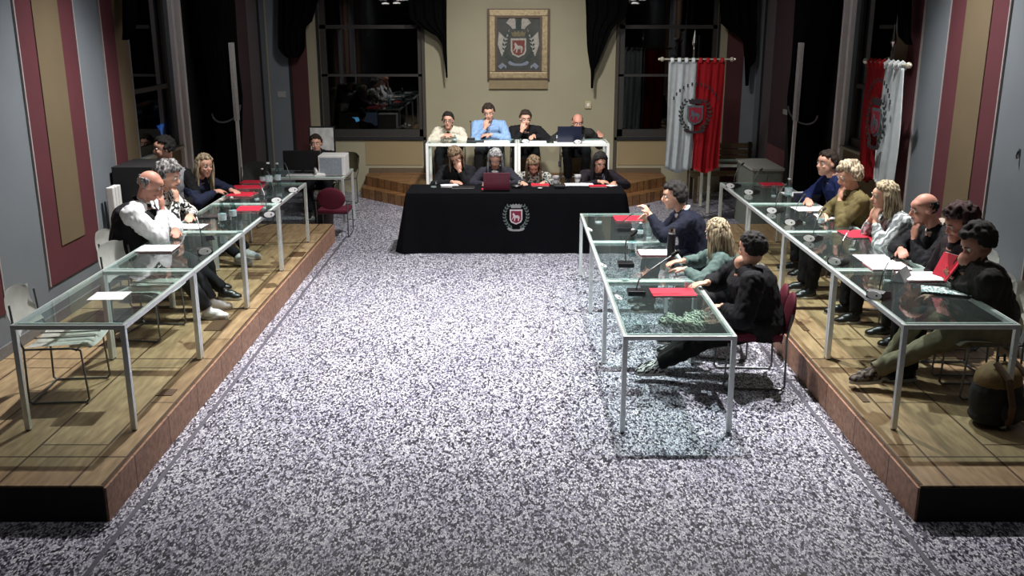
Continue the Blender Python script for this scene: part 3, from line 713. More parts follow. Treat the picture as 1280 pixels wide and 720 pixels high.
e = place(lambda loc: empty('tablet_computer', loc, .1), 268, 271, T); tag(e, 'black tablet computer in front of the curly-haired person', 'tablet')
q = MB(); q.box((-.15, -.1, 0), (.15, .1, .012), bev=.004); q.build('case', BLACK, e)
q = MB(); q.box((-.135, -.085, .012), (.135, .085, .013)); q.build('screen', mat('tablet_screen', (.05, .055, .06, 1), .1), e)
# ---- right platform tables
place(folder, 965, 231.5, T, .26, .22, 0, 'red folder in a black tray on the farthest right table')
place(sheet, 1000, 243, T, .36, .26, .0, 'white papers on the farthest right table in front of the man in navy', n=2)
place(sheet, 1013, 261, T, .34, .24, .08, 'white sheet in front of the curly-haired woman in mustard', t=.003)
place(sheet, 1040, 271, T, .3, .26, -.08, 'white sheet nearest the striped grey sleeve', t=.003)
place(folder, 1075, 294, T, .3, .3, .1, 'larger red folder before the blonde woman in grey')
place(folder, 1100, 300, T, .18, .26, -.25, 'smaller red folder overhanging the outer rail before the bald man in black')
place(sheet, 1092, 323, T, .26, .24, .0, 'white sheet before the bald man in black', t=.003)
place(folder, 1108, 334, T, .3, .24, .0, 'closed folder topped by white paper before the dark curly-haired person', None, True)
place(folder, 1150, 347, T, .28, .26, .0, 'dark red folder topped by white paper nearest on the right tables', None, True)
e = place(lambda loc: empty('folio', loc, -.35), 1183, 366, T); tag(e, 'open patterned folio with black cover at the hands of the nearest right person', 'folio')
q = MB(); q.box((-.17, -.09, 0), (.17, .09, .01), bev=.003); q.build('cover', BLACK, e)
q = MB(); q.box((-.165, -.085, .01), (.165, .085, .018)); q.build('pages', patterned('leafy_print', 'voronoi', srgb(60, 120, 118), srgb(220, 232, 230), 60), e)
for u, v, lab in ((938, 240, 'conference microphone with the farthest-but-one white badge of the right tables'), (915, 232, 'conference microphone with white badge last at the far end of the right tables'), (967, 263, 'conference microphone with white badge at the second junction from the far right end'), (990, 278, 'conference microphone with white badge in front of the curly-haired woman in mustard'), (1014, 298, 'conference microphone with white badge opposite the larger red folder'), (1046, 327, 'conference microphone with white badge opposite the white sheet of the man in black'), (1096, 369, 'conference microphone with the nearest white badge of the right tables')):
    place(conf_unit, u+2, v+2, T, -.75, lab, 'microphones on the right tables', tall=.22)
place(tumbler, 967, 245, T, 'glass tumbler before the red folder of the farthest right table', .12)
place(bottle, 985, 246, T, 'clear water bottle left of the papers of the man in navy', .2, .04)
place(tumbler, 1003, 279, T, 'glass tumbler with pale base between two badges of the right tables')
place(tumbler, 1036, 290, T, 'glass tumbler at the table junction behind the larger red folder')
place(tumbler, 1065, 313, T, 'glass tumbler in front of the larger red folder')
place(tumbler, 1109, 352, T, 'glass tumbler beside the nearest white badge of the right tables')
place(bottle, 1026, 285, T, 'small clear bottle between glass tumblers on the right tables', .17, .03)
place(phone, 1128, 322, T, .5, 'mobile phone near the outer rail before the bald man in black')
e = place(lambda loc: empty('black_case', loc, -.1), 1008, 251, T); tag(e, 'dark navy box file standing before the man in navy', 'box file')
q = MB(); q.box((-.13, -.05, 0), (.13, .05, .075), bev=.006); q.build('case', mat('navy_case', srgb(24, 28, 48), .5), e)
q = MB(); q.box((-.132, -.052, .045), (.132, .052, .05)); q.build('lid_seam', BLACK, e)
e = place(lambda loc: empty('name_plate', loc, -.65), 1127, 349, T); tag(e, 'silver tent-shaped name plate beside the nearest right folder', 'name plate')
q = MB(); q.prism([(-.05, 0), (.05, 0), (0, .085)], (0, .2, 0), (0, -.1, 0)); q.build('plate', mat('silver_card', srgb(176, 180, 182), .3, .4), e)
# ---- middle tables on the floor
place(folder, 785, 274, TH, .3, .26, 0, 'red folder on the farthest floor table under the gooseneck microphone')
place(folder, 820, 317, TH, .32, .22, 0, 'dark red folder with white pages before the woman in grey-green', None, True)
place(folder, 841, 367, TH, .34, .22, .0, 'bright red folder on the nearest floor table')
place(bottle, 790, 320, TH, 'clear water bottle between the first and second floor tables', .25, .036)
place(bottle, 800, 297, TH, 'short clear bottle on the farthest floor table', .15, .03)
place(tumbler, 748, 278, TH, 'glass tumbler with pale rim at the corner of the farthest floor table', .07, .045)
place(tumbler, 782, 350, TH, 'glass tumbler at the bar between middle and nearest floor tables', .1)
place(tumbler, 860, 364, TH, 'glass tumbler standing at the right end of the bright red folder', .09)
place(tumbler, 811, 298, TH, 'glass tumbler beside the short clear bottle')
e = place(lambda loc: empty('vacuum_flask', loc), 797+41, 330, TH); tag(e, 'tall dark flask with silver top between the suited man and the woman in grey-green', 'flask')
q = MB(); q.lathe([(0, 0), (.036, 0), (.036, .27), (0, .27)], n=18); q.build('flask_body', mat('dark_navy_enamel', srgb(22, 20, 34), .3), e, smooth=True)
q = MB(); q.lathe([(0, .27), (.03, .27), (.033, .29), (.026, .32), (0, .33)], n=18); q.build('cap', CHROME, e, smooth=True)
def goose_mic(loc, P, label):
    e = empty('gooseneck_microphone', loc); tag(e, label, 'microphone')
    q = MB(); q.box((-.07, -.06, 0), (.07, .06, .04), bev=.01); q.build('base', BLACK, e)
    q = MB(); q.tube(P, .006, 6); q.build('gooseneck', STEELD, e)
    d = (V(P[-1])-V(P[-2])).normalized(); q = MB(); q.cap(P[-1], V(P[-1])+d*.05, .015, .017, 8); q.build('microphone_head', BLACKM, e)
    return e
place(goose_mic, 779, 288, TH, [(0, 0, .04), (.0, 0, .1), (.08, -.01, .17), (.2, -.02, .235)], 'gooseneck microphone bent to the suited speaker on the farthest floor table')
place(goose_mic, 795, 368, TH, [(0, 0, .04), (.02, 0, .12), (.12, .02, .2), (.28, .06, .3)], 'gooseneck microphone left of the bright red folder')
place(goose_mic, 782, 333, TH, [(0, 0, .04), (-.01, 0, .16), (.0, .02, .22), (.05, .03, .27)], 'gooseneck microphone on the middle floor table left of the water bottle')
for u, v, lab in ((737, 287, 'small white flame-shaped badge lying at the left rail of the farthest floor table'), (754, 332, 'small white badge lying at the left rail of the middle floor table'), (773, 372, 'small white badge lying at the left rail of the nearest floor table')):
    p = atz(u, v, TH); e = empty('badge', (p.x, p.y, TH), .2); tag(e, lab, 'badge', 'white badges on the floor tables')
    q = MB(); q.prism([(.02*math.cos(a)*(1 if math.sin(a) < 0 else .8), .075*math.sin(a)) for a in [2*PI*i/16 for i in range(16)]], (0, 0, .006), (0, 0, .0), ((1, 0, 0), (0, 1, 0))); q.build('plate', WHITEP, e)
    q = MB(); q.prism([(.007*math.cos(a), -.02+.028*math.sin(a)) for a in [2*PI*i/10 for i in range(10)]], (0, 0, .002), (0, 0, .006), ((1, 0, 0), (0, 1, 0))); q.build('badge_hole', BLACK, e)
# ---- central desk
D = .748
place(tumbler, 542, 234, D, 'low glass at the left end of the black-draped desk', .08, .045)
place(sheet, 562, 233.5, D, .22, .14, .05, 'white papers at the left of the black-draped desk', n=3, t=.008)
e = place(lambda loc: empty('notebook', loc), 579, 235, D); tag(e, 'flat dark notebook with pale edge before the leaning person in black', 'notebook')
q = MB(); q.box((-.14, -.06, 0), (.14, .06, .012)); q.build('pages', mat('grey_pages', srgb(160, 162, 160), .6), e); q = MB(); q.box((-.14, -.062, .012), (.14, .058, .02), bev=.003); q.build('cover', BLACK, e)
laptop((-.19, 11.93, D), PI, .33, 'laptop with a burgundy lid on the black-draped desk', mat('burgundy_lid', srgb(96, 24, 44), .45), 14)
place(folder, 616, 237.5, D, .28, .09, 0, 'thin red folder in front of the burgundy laptop')
place(folder, 675, 232, D, .23, .2, 0, 'red folder with white seal before the long-haired woman')
p = atz(675, 235, D+.016); q = MB(); q.lathe([(0, 0), (.03, 0), (.03, .002), (0, .002)], (0, 0, 0), 16); o = q.build('seal', WHITEP); o.location = (p.x, p.y, D+.016); tag(o, 'white round disc lying on the red folder of the central desk', 'disc')
place(sheet, 724, 231, D, .36, .2, 0, 'white papers right of the paper cups on the central desk', n=2)
place(folder, 747, 233.5, D, .22, .15, .05, 'dark red folder near the right end of the central desk')
place(sheet, 764, 232, D, .12, .12, .6, 'small curled white sheet at the right corner of the central desk', t=.003)
place(cup, 695, 229, D, 'white printed paper cup beside the long-haired woman')
place(cup, 722, 228, D, 'white printed paper cup left of the dark-haired woman', None, .1, .045)
e = place(lambda loc: empty('eyeglasses_case', loc), 646, 235, D); tag(e, 'dark eyeglasses case between laptop and red folder on the central desk', 'case')
q = MB(); q.ell((0, 0, .022), (.08, .035, .022), n=14); q.build('case_shell', BLACK, e, smooth='all'); q = MB(); q.ell((0, -.03, .022), (.03, .006, .004), n=8); q.build('clasp', CHROME, e)
goose_mic((.6, 12.02, D), [(0, 0, .04), (0, .01, .1), (0, .02, .2), (0, .06, .27)], 'upright gooseneck microphone between the two paper cups')
# ---- rear tables
R_ = STZ+.70
def onr(fn, x, y, *a, **k): return fn((x, y, R_), *a, **k)
onr(sheet, -.29, 14.55, .5, .3, 0, 'white papers before the man in the light blue shirt', n=2)
onr(sheet, .36, 14.56, .32, .26, 0, 'white sheet before the man with hand on chin on the rear table', t=.003)
onr(sheet, .78, 14.5, .3, .22, 0, 'white sheet left of the open laptop on the rear table', t=.003)
onr(sheet, 1.22, 14.56, .36, .3, .0, 'white papers right of the open laptop on the rear table', n=2)
onr(conf_unit, -.62, 14.6, PI, 'gooseneck microphone between the woman in cream and the man in blue', 'microphones on the rear tables', tall=.3)
onr(conf_unit, .2, 14.52, 0, 'black microphone base before the man with hand on chin', 'microphones on the rear tables', goose=False)
onr(conf_unit, .98, 14.45, 0, 'low black microphone base before the open laptop', 'microphones on the rear tables', goose=False)
onr(laptop, .86, 14.62, PI, .36, 'open dark laptop on the right rear table', mat('blue_black_lid', srgb(30, 36, 56), .3), 18)
onr(bottle, .7, 14.58, 'small bottle with dark cap left of the open laptop on the rear table', .2, .03, None, BLACK)
onr(tumbler, 1.08, 14.66, 'small glass right of the open laptop on the rear table')
onr(bottle, -.86, 14.5, 'clear bottle before the woman in cream on the rear table', .12, .03)
e = onr(lambda loc: empty('document_tray', loc), -.55, 14.46); tag(e, 'flat black document case at the middle of the left rear table', 'document case')
q = MB(); q.box((-.13, -.05, 0), (.13, .08, .03), bev=.005); q.build('case', BLACK, e); q = MB(); q.box((-.03, -.056, .01), (.03, -.05, .018)); q.build('clasp', CHROME, e)
# ---- computer corner on the far left
mz = .75
e = empty('monitor', (-2.9, 13.25, mz), 0); tag(e, 'black computer monitor on the far left table, its back to the hall', 'monitor')
q = MB(); q.box((-.26, -.02, .04), (.26, .02, .31), bev=.01); q.build('display', BLACK, e)
q = MB(); q.box((-.25, .0201, .05), (.25, .022, .3)); q.build('screen', emit('monitor_glow', srgb(120, 140, 170), .6), e)
q = MB(); q.tube([(0, 0, .01), (0, 0, .1)], .02, 10); q.build('stand', BLACK, e); q = MB(); q.box((-.12, -.09, 0), (.12, .09, .012), bev=.004); q.build('base', BLACK, e)
e = empty('computer_tower', (-2.44, 13.16, mz), .0); tag(e, 'white box-shaped computer beside the black monitor on the far left table', 'computer')
q = MB(); q.box((-.19, -.16, 0), (.17, .2, .27), bev=.008); q.build('case', WHITEP, e)
q = MB(); q.box((-.17, -.163, .015), (.13, -.16, .245)); q.build('side_panel', mat('grey_panel', srgb(150, 158, 166), .5), e)
e = empty('keyboard', (-2.86, 12.98, mz)); tag(e, 'pale keyboard in front of the black monitor back', 'keyboard')
q = MB(); q.box((-.2, -.06, 0), (.2, .06, .018), bev=.004); q.build('case', WHITEP, e)
q = MB()
for i in range(13):
    for j in range(4): q.box((-.185+i*.0287, -.05+j*.026, .018), (-.16+i*.0287, -.03+j*.026, .024))
q.build('keys', mat('pale_keys', srgb(196, 198, 200), .5), e)
e = empty('desk_telephone', (-2.62, 13.0, mz), .3); tag(e, 'small pale desk telephone between keyboard and white computer', 'telephone')
q = MB(); q.prism([(-.08, 0), (.08, 0), (.08, .06), (-.08, .02)], (.14, 0, 0), (-.07, 0, 0), ((0, 1, 0), (0, 0, 1))); q.build('base', WHITEP, e)
q = MB(); q.cap((-.045, -.06, .06), (-.045, .08, .09), .02, .02, 8); q.build('handset', WHITEP, e)
_c = make_soft_chair((-2.38, 12.72, 0), PI*.0, 'burgundy padded chair tucked at the table of the white computer')
_c.scale = (.85, .9, .8)
e = empty('waste_bin', (-2.62, 12.62+.55, 0)); tag(e, 'dark waste bin under the far left table behind the burgundy chair', 'bin')
q = MB(); q.lathe([(0, 0), (.12, 0), (.15, .36), (.14, .36), (.11, .01), (0, .01)], n=20); q.build('bin_body', mat('dark_brown_plastic', srgb(44, 30, 30), .5), e, smooth=True); q = MB(); q.lathe([(.15, .35), (.158, .352), (.158, .37), (.145, .37)], n=20); q.build('rim', BLACK, e)
make_chair((-2.75, 15.0, 0), 2.4, 'olive chair standing before the left window sill beside the stage', mat('olive_fabric', srgb(110, 106, 80), .8))
# white board behind the young man
e = empty('notice_board', (-2.93, 14.9, -.0)); tag(e, 'white framed notice board on a stand behind the man at the monitor', 'notice board')
q = MB(); q.box((-.18, -.012, .8), (.18, .012, 1.2)); q.build('board', mat('patchy_white_board', srgb(200, 200, 196), .6, 0, .25, 9), e)
q = MB()
for a, b in (((-.2, .78), (.2, .8)), ((-.2, 1.2), (.2, 1.22)), ((-.2, .8), (-.18, 1.2)), ((.18, .8), (.2, 1.2))): q.box((a[0], -.016, a[1]), (b[0], .016, b[1]))
q.build('frame', BLACK, e)
for x in (-.19, .19): q = MB(); q.tube([(x, 0, 0), (x, 0, .79)], .01, 8); q.build('leg', BLACK, e)
# left side clutter: black cabinet, white radiator, far chairs
p = atx(182, 200, -3.55); e = empty('black_cabinet', (-3.77, 9.78, PH)); tag(e, 'black cabinet against the left wall behind the curly-haired person', 'cabinet')
q = MB(); q.box((-.2, -.3, 0), (.2, .3, 1.16), bev=.006); q.build('body', BLACKM, e)
q = MB(); q.box((.2, -.28, .04), (.215, -.01, 1.12), bev=.003); d = q.build('door', BLACK, e); q2 = MB(); q2.tube([(.23, -.05, .45), (.23, -.05, .6)], .006, 6); q2.build('handle', CHROME, d)
q = MB(); q.box((.2, .01, .04), (.215, .28, 1.12), bev=.003); d = q.build('door', BLACK, e); q2 = MB(); q2.tube([(.23, .05, .45), (.23, .05, .6)], .006, 6); q2.build('handle', CHROME, d)
e = empty('radiator', (-3.9, 9.3, PH)); tag(e, 'white upright radiator on the left wall behind the bald man', 'radiator')
q = MB()
for i in range(3): q.box((-.03, -.1+i*.07, .3), (.04, -.045+i*.07, 1.0), bev=.01)
q.build('radiator_panel', WHITEP, e); q = MB(); q.tube([(0, -.07, .3), (0, -.07, .0)], .01, 6); q.build('pipe', WHITEP, e)
make_chair((-3.42, 12.25, PH-.0), -.3+PI, 'grey shell chair seen from the back beyond the left platform tables', mat('grey_shell', srgb(120, 126, 122), .6))
# right side clutter
e = empty('grey_cabinet', (3.44, 13.2, 0), 0); tag(e, 'pale grey low cabinet standing left of the right black curtain', 'cabinet')
q = MB(); q.box((-.2, -.35, 0), (.2, .6, .84), bev=.006); q.build('body', mat('grey_green_laminate', srgb(122, 128, 118), .6), e)
q = MB(); q.box((-.22, -.37, .84), (.22, .62, .875), bev=.004); q.build('cabinet_top', mat('pale_laminate', srgb(168, 170, 160), .5), e)
q = MB(); q.box((-.18, -.362, .05), (-.01, -.35, .8)); q.build('door', mat('grey_green_laminate', srgb(122, 128, 118), .6), e); q = MB(); q.box((.01, -.362, .05), (.18, -.35, .8)); q.build('door', mat('grey_green_laminate', srgb(122, 128, 118), .6), e)
SL = woodboards('brown_slats', srgb(112, 96, 66), srgb(92, 76, 52), srgb(30, 24, 16), .9, .09, .5)
e = empty('wooden_bench', (3.35, 15.2, 0)); tag(e, 'slatted wooden bench behind the pale empty table by the right window', 'bench')
q = MB()
for i in range(4): q.box((-.5, -.2+i*.1, .43), (.5, -.12+i*.1, .46))
q.build('seat', SL, e); q = MB()
for i in range(4): q.box((-.5, .2, .52+i*.1), (.5, .225, .6+i*.1))
q.build('backrest', SL, e)
for x in (-.48, .43):
    q = MB(); q.box((x, -.2, 0), (x+.05, -.15, .43)); q.box((x, .18, 0), (x+.05, .23, .92)); q.box((x, -.15, .38), (x+.05, .18, .43)); q.build('leg', SL, e)
# backpack on the right platform
p = atz(1255, 538, PH); e = empty('backpack', (p.x-.02, p.y+.12, PH), .5); tag(e, 'dark backpack with tan top standing by the near end of the right tables', 'backpack')
q = MB(); q.ell((0, 0, .2), (.19, .15, .21), n=16); q.ell((0, 0, .07), (.18, .15, .07), n=16); o = q.build('bag_body', mat('black_bag_cloth', srgb(26, 24, 26), .8, 0, .2, 30, .3), e); remesh(o, .014, 3)
q = MB(); q.ell((0, .0, .3), (.17, .135, .13), n=18); o = q.build('top_flap', mat('tan_bag_cloth', srgb(112, 88, 52), .8, 0, .25, 20, .3), e, smooth='all')
q = MB(); q.ell((0, -.14, .14), (.12, .05, .1), n=14); q.build('front_pocket', mat('black_bag_cloth', srgb(26, 24, 26), .8), e, smooth='all')
for x in (-.08, .08): q = MB(); q.tube([(x, -.02, .44), (x*1.1, -.13, .36), (x*1.2, -.185, .2), (x, -.16, .06)], .013, 8, flat=(1.6, .5)); q.build('strap', mat('brown_strap', srgb(86, 62, 44), .6), e)
q = MB(); q.tube([(-.04, 0, .42), (-.03, 0, .47), (.03, 0, .47), (.04, 0, .42)], .008, 6); q.build('handle', BLACKM, e)
# patterned bundle on the near floor chair
# ------------------------------------------------------------------ lamps
def chandelier(loc, label):
    e = empty('ceiling_lamp', loc); tag(e, label, 'lamp', 'hanging disc lamps')
    q = MB(); q.tube([(0, 0, .3), (0, 0, CZ-loc[2])], .01, 6); q.tube([(0, 0, .02), (0, 0, .3)], .02, 8); q.build('rod', STEELD, e)
    for i in range(5):
        a = 2*PI*i/5; r = .34; z = .0 if i % 2 else .1
        q = MB(); q.tube([(0, 0, .25), (r*.6*math.cos(a), r*.6*math.sin(a), .2), (r*math.cos(a), r*math.sin(a), z+.04)], .008, 6); ar = q.build('arm', STEELD, e)
        q = MB(); q.lathe([(0, 0), (.1, 0), (.1, .02), (.03, .04), (0, .04)], (r*math.cos(a), r*math.sin(a), z), 20); q.build('lamp_shade', emit('lamp_disc', (1, .97, .93, 1), 9), ar)
    return e
for x, y in ((-3.3, 4.3), (3.3, 4.3)): chandelier((x, y, 3.25), 'hanging lamp of five glowing discs near the %s wall' % ('left' if x < 0 else 'right'))
def spot(name, loc, tgt, power, size, blend=.6, rad=.12, color=(1, .97, .95)):
    d = bpy.data.lights.new(name, 'SPOT'); d.energy = power; d.spot_size = math.radians(size); d.spot_blend = blend; d.shadow_soft_size = rad; d.color = color
    o = bpy.data.objects.new(name, d); col.objects.link(o); o.location = loc
    o.rotation_euler = (V(tgt)-V(loc)).to_track_quat('-Z', 'Y').to_euler()
    e = empty('spotlight_housing', loc); tag(e, 'ceiling spotlight above %s' % name.replace('_', ' '), 'lamp', 'ceiling spotlights')
    q = MB(); dr = (V(tgt)-V(loc)).normalized(); q.tube([-dr*.3, -dr*.12], .14, 16); q.build('housing', BLACK, e)
    q = MB(); q.tube([(-dr*.25), (0, 0, CZ-loc[2])], .015, 8); q.build('stem', STEELD, e)
    return o
# ------------------------------------------------------------------ people
SKIN = mat('skin', srgb(214, 164, 140), .55, 0, .06, 12)
SKIN2 = mat('skin_ruddy', srgb(196, 140, 120), .55, 0, .08, 12)
EYEW = mat('eye_white', srgb(225, 222, 216), .3, 0, .02); IRIS = mat('iris_dark', srgb(36, 26, 22), .2, 0, .05)
LIP = mat('lips', srgb(160, 88, 84), .5, 0, .05); SOLE = mat('pale_sole', srgb(190, 186, 178), .7)
def ik(S, W, l1, l2, pole):
    d = W-S; L = d.length
    if L > (l1+l2)*.995: W = S+d.normalized()*(l1+l2)*.995; d = W-S; L = d.length
    a = (l1*l1-l2*l2+L*L)/(2*L); h = math.sqrt(max(0, l1*l1-a*a)); u = d.normalized()
    p = pole-u*pole.dot(u); p.normalize(); return S+u*a+p*h, W
def ring_loft(mb, secs, n=20):
    """secs: (center, rx, ry, X axis, Y axis)"""
    rings = [[mb.bm.verts.new(c+X*(rx*math.cos(2*PI*k/n))+Y*(ry*math.sin(2*PI*k/n))) for k in range(n)] for c, rx, ry, X, Y in secs]
    for A, B in zip(rings, rings[1:]):
        for k in range(n): mb.bm.faces.new((A[k], A[(k+1) % n], B[(k+1) % n], B[k]))
    mb.bm.faces.new(rings[0][::-1]); mb.bm.faces.new(rings[-1])
def wrinkle(o, amp, sc, seed=0):
    me = o.data; n = len(me.vertices); nr = [0.0]*(3*n); me.vertices.foreach_get('normal', nr); co = [0.0]*(3*n); me.vertices.foreach_get('co', co)
    for i in range(n):
        x, y, z = co[3*i]*sc+seed*3.1, co[3*i+1]*sc+seed*1.7, co[3*i+2]*sc
        a = noise.noise((x, y, z)); b = noise.noise((x*2.1, y*2.1, z*1.1)); d = amp*(a*.5+(abs(b)*2-.5)*.7)
        co[3*i] += nr[3*i]*d; co[3*i+1] += nr[3*i+1]*d; co[3*i+2] += nr[3*i+2]*d
    me.vertices.foreach_set('co', co); me.update()
PEOPLE = []
def person(label, head, base, face, top, trousers, hair, hairm, k=1.0, look=(0, 0, 0), arms=('table', 'table'), feet=None, shoes=None,
           skin=None, collar=None, glasses=False, vest=None, vox=.0085, seat=.43, beard=None, group=None, bulk=1.0, cuffs=None, female=False, thighs=.0, tie=None, extra=None, back=0, tilt=19):
    """head: world position of the head centre; base: level of the floor it sits on; face: heading angle (0 looks +Y);
    look: head (yaw, pitch down, roll) on top of the body; arms: per side (left, right) 'table','face','lap' or a dict"""
    skin = skin or SKIN; bulk *= 1.1
    Rz = Matrix.Rotation(face, 3, 'Z'); H = V(head)
    hipz = base+seat+.095*k
    fwd = Rz@V((0, 1, 0))
    neck_z = H.z-.150*k; tl = .49*k
    tl = max(.41*k, min(tl, (neck_z-hipz)/math.cos(math.radians(tilt)))); dz = min(neck_z-hipz, tl*.998); hor = math.sqrt(max(0, tl*tl-dz*dz))
    lean = math.atan2(hor, dz)
    hip = V((H.x, H.y, hipz))-fwd*(hor+(.045+.14*math.sin(lean)-back)*k)
    root = empty('person', (hip.x, hip.y, base), face); tag(root, label, 'person', group)
    loc = lambda p: Rz.transposed()@(V(p)-V((hip.x, hip.y, base)))
    Hc = loc(H); P0 = V((0, 0, hipz-base)); NB = V((Hc.x, hor, neck_z-base)); NB = P0+(NB-P0).normalized()*tl if (NB-P0).length > tl*1.12 else NB
    X = V((1, 0, 0)); up = (NB-P0).normalized(); Yt = up.cross(X)*-1 if up.cross(X).y < 0 else up.cross(X)
    tlr = (NB-P0).length
    def sp(t, off=0): return P0+(NB-P0)*t - Yt*(math.sin(t*PI)*.03*k) + Yt*off
    bk = bulk
    secs = [(-.14, .155, .115), (0, .17*bk, .125*bk), (.22, .15*bk, .112*bk), (.45, .148*bk, .11*bk), (.68, .165*bk, .118*bk), (.85, .165*bk, .108*bk), (.95, .12*bk, .085), (1.02, .065, .06)]
    def torso(mb, inf=0, lo=-.14, hi=1.05):
        ss = []
        for t, a, b in secs:
            if t < lo-.01 or t > hi: continue
            c = sp(max(t, 0)) if t >= 0 else P0+V((0, .0, t*.5*k)); Xx, Yy = (X, Yt) if t >= 0 else (X, V((0, 1, 0)))
            ss.append((c, a*k+inf, b*k+inf, Xx, Yy))
        ring_loft(mb, ss)
    shw = (.165 if female else .185)*k*(1+.5*(bk-1))
    arms_g = []; tz = TH
    for i, s in enumerate((-1, 1)):
        S = sp(.93)+X*(s*shw)-up*.025; a = arms[i]; a = {'m': a} if isinstance(a, str) else dict(a); m = a['m']
        pole = V((s*.7, -.4, -.8)); n_ = V((0, 0, -1)); curl = .35; hd = None
        if m == 'table': W = V((s*.15, a.get('y', S.y+.34*k), tz+.04)) ; W.x = a.get('x', W.x); hd = V((-s*.35, 1, -.05)); pole = V((s*1, -.3, -.35))
        elif m == 'fold': W = V((s*.03, S.y+.27*k, tz+.05)); hd = V((-s*1, .25, 0)); pole = V((s*1, .1, -.5)); n_ = V((0, -.3, -1))
        elif m == 'lap': W = V((s*.1, .30*k, hipz-base+.12)); hd = V((-s*.5, 1, -.2)); pole = V((s*1, -.5, -.1))
        elif m == 'face':
            W = Hc+V((s*.055, .075, -.215*k)); W = W+V(a.get('d', (0, 0, 0))); hd = V((-s*.15, -.05, 1)); n_ = V((-s*.3, -1, .1)); curl = .55; pole = V((s*.35, .6, -1.2))
        elif m == 'down': W = V((s*.28, .1, hipz-base+.02)); hd = V((0, .3, -1)); n_ = V((-s, 0, 0)); pole = V((s*.6, -1, 0))
        elif m == 'at': W = loc(a['p']) if a.get('world') else V(a['p']); hd = V(a['hd']) if 'hd' in a else None; n_ = V(a.get('n', (0, 0, -1)))
        curl = a.get('curl', curl)
        if 'pole' in a: pole = V(a['pole'])
        E_, W = ik(S, W, .285*k, .26*k, pole)
        hd = (hd or (W-E_)).normalized(); n_ = (n_-hd*n_.dot(hd)).normalized()
        arms_g.append((S, E_, W, hd, n_, curl, s))
    legs_g = []
    for i, s in enumerate((-1, 1)):
        Hp = P0+V((s*.095*k, 0, -.01)); ft = None
        if feet and feet[i] is not None: ft = V(feet[i])
        else: ft = V((s*.13, .42*k+.02, .075))
        K, A = ik(Hp, ft, .43*k, .42*k, V((s*.12, .6, 1)))
        legs_g.append((Hp, K, A, s))
    # ---- body: one continuous surface
    q = MB(); torso(q)
    q.cap(sp(.93), sp(1.0)+up*.05*k+V((0, .01, 0)), .062*k, .054*k, 12)
    Rh = Matrix.Rotation(look[0], 3, 'Z')@Matrix.Rotation(-look[1], 3, 'X')@Matrix.Rotation(look[2], 3, 'Y')
    h = lambda x, y, z: Hc+Rh@(V((x, y, z))*k)
    def he(c, r, n=18): q.ell(h(*c), tuple(a*k for a in r), Rh, n)
    he((0, -.012, .03), (.076, .096, .092), 24); he((0, .022, -.035), (.06, .068, .078)); he((0, .05, -.085), (.034, .034, .03)); he((0, .03, .045), (.064, .066, .05))
    q.cap(h(0, -.025, -.05), sp(1.0)+up*.03, .052*k, .055*k, 12)
    q.tube([h(0, .082, .03), h(0, .096, .0), h(0, .108, -.02)], [.008*k, .012*k, .016*k], 8); he((0, .104, -.022), (.016, .014, .012), 10)
    for s in (-1, 1):
        he((s*.078, -.012, -.002), (.011, .02, .031), 12); he((s*.036, .07, -.02), (.02, .02, .018), 10)
    he((0, .086, -.05), (.024, .014, .01), 10)
    for S, E_, W, hd, n_, curl, s in arms_g:
        q.cap(sp(.95), S, .06*k, .058*k, 12); q.ell(S, .062*k, n=14); q.cap(S, E_, .05*k, .041*k, 14); q.tube([E_, E_+(W-E_)*.3, W], [.041*k, .043*k, .026*k], 14); q.ell(W, .027*k, n=10)
        sd = hd.cross(n_)*(-s if True else s); sd.normalize()          # towards the thumb side
        thumb = n_.cross(hd)*s; thumb.normalize()
        pc = W+hd*.045*k
        Rm = Matrix((thumb, hd, n_)).transposed()
        q.ell(pc, (.041*k, .052*k, .017*k), Rm, 14)
        for j in range(4):
            b = W+hd*.082*k+thumb*(.030-.020*j)*k; ln = (.072, .08, .075, .058)[j]*k; sa = (.06-.05*j)
            c1 = curl*(.8+.12*j); d1 = (hd*math.cos(c1)+n_*math.sin(c1)+thumb*sa).normalized(); d2 = (hd*math.cos(c1*2.1)+n_*math.sin(c1*2.1)+thumb*sa*.5).normalized()
            q.tube([b-hd*.03*k, b, b+d1*ln*.5, b+d1*ln*.5+d2*ln*.5], [.0095*k, .0092*k, .0085*k, .007*k], 8); q.ell(b+d1*ln*.5+d2*ln*.5, .0072*k, n=6)
        t0 = W+hd*.025*k+thumb*.026*k; d1 = (hd*.75+thumb*.65+n_*.3).normalized(); d2 = (hd*.95+thumb*.15+n_*.5).normalized()
        q.tube([t0-thumb*.015, t0, t0+d1*.038*k, t0+d1*.038*k+d2*.028*k], [.012*k, .012*k, .0105*k, .009*k], 8); q.ell(t0+d1*.038*k+d2*.028*k, .009*k, n=6)
    for Hp, K, A, s in legs_g:
        q.cap(Hp, K, .082*k, .056*k, 16); q.tube([K, K+(A-K)*.3, A], [.054*k, .056*k, .036*k], 14); q.ell(A, .037*k, n=10)
        fd = V((s*.12, 1, 0)).normalized(); q.ell(A+fd*.06-V((0, 0, .035)), (.038, .11, .028), n=12)
    body = q.build('body', skin, root); remesh(body, vox, 2)
    # ---- features
    for s in (-1, 1):
        q = MB(); q.ell(h(s*.031, .078, .012), .0125*k, n=10); o = q.build('eye', EYEW, body, smooth='all')
        q = MB(); q.ell(h(s*.031, .087, .011), (.006*k, .005*k, .006*k), n=8); q.build('iris', IRIS, o)
        q = MB(); q.tube([h(s*.012, .094, .034), h(s*.032, .095, .04), h(s*.052, .08, .033)], [.003, .0045, .003], 6); q.build('eyebrow', hairm if hair != 'bald' else IRIS, body)
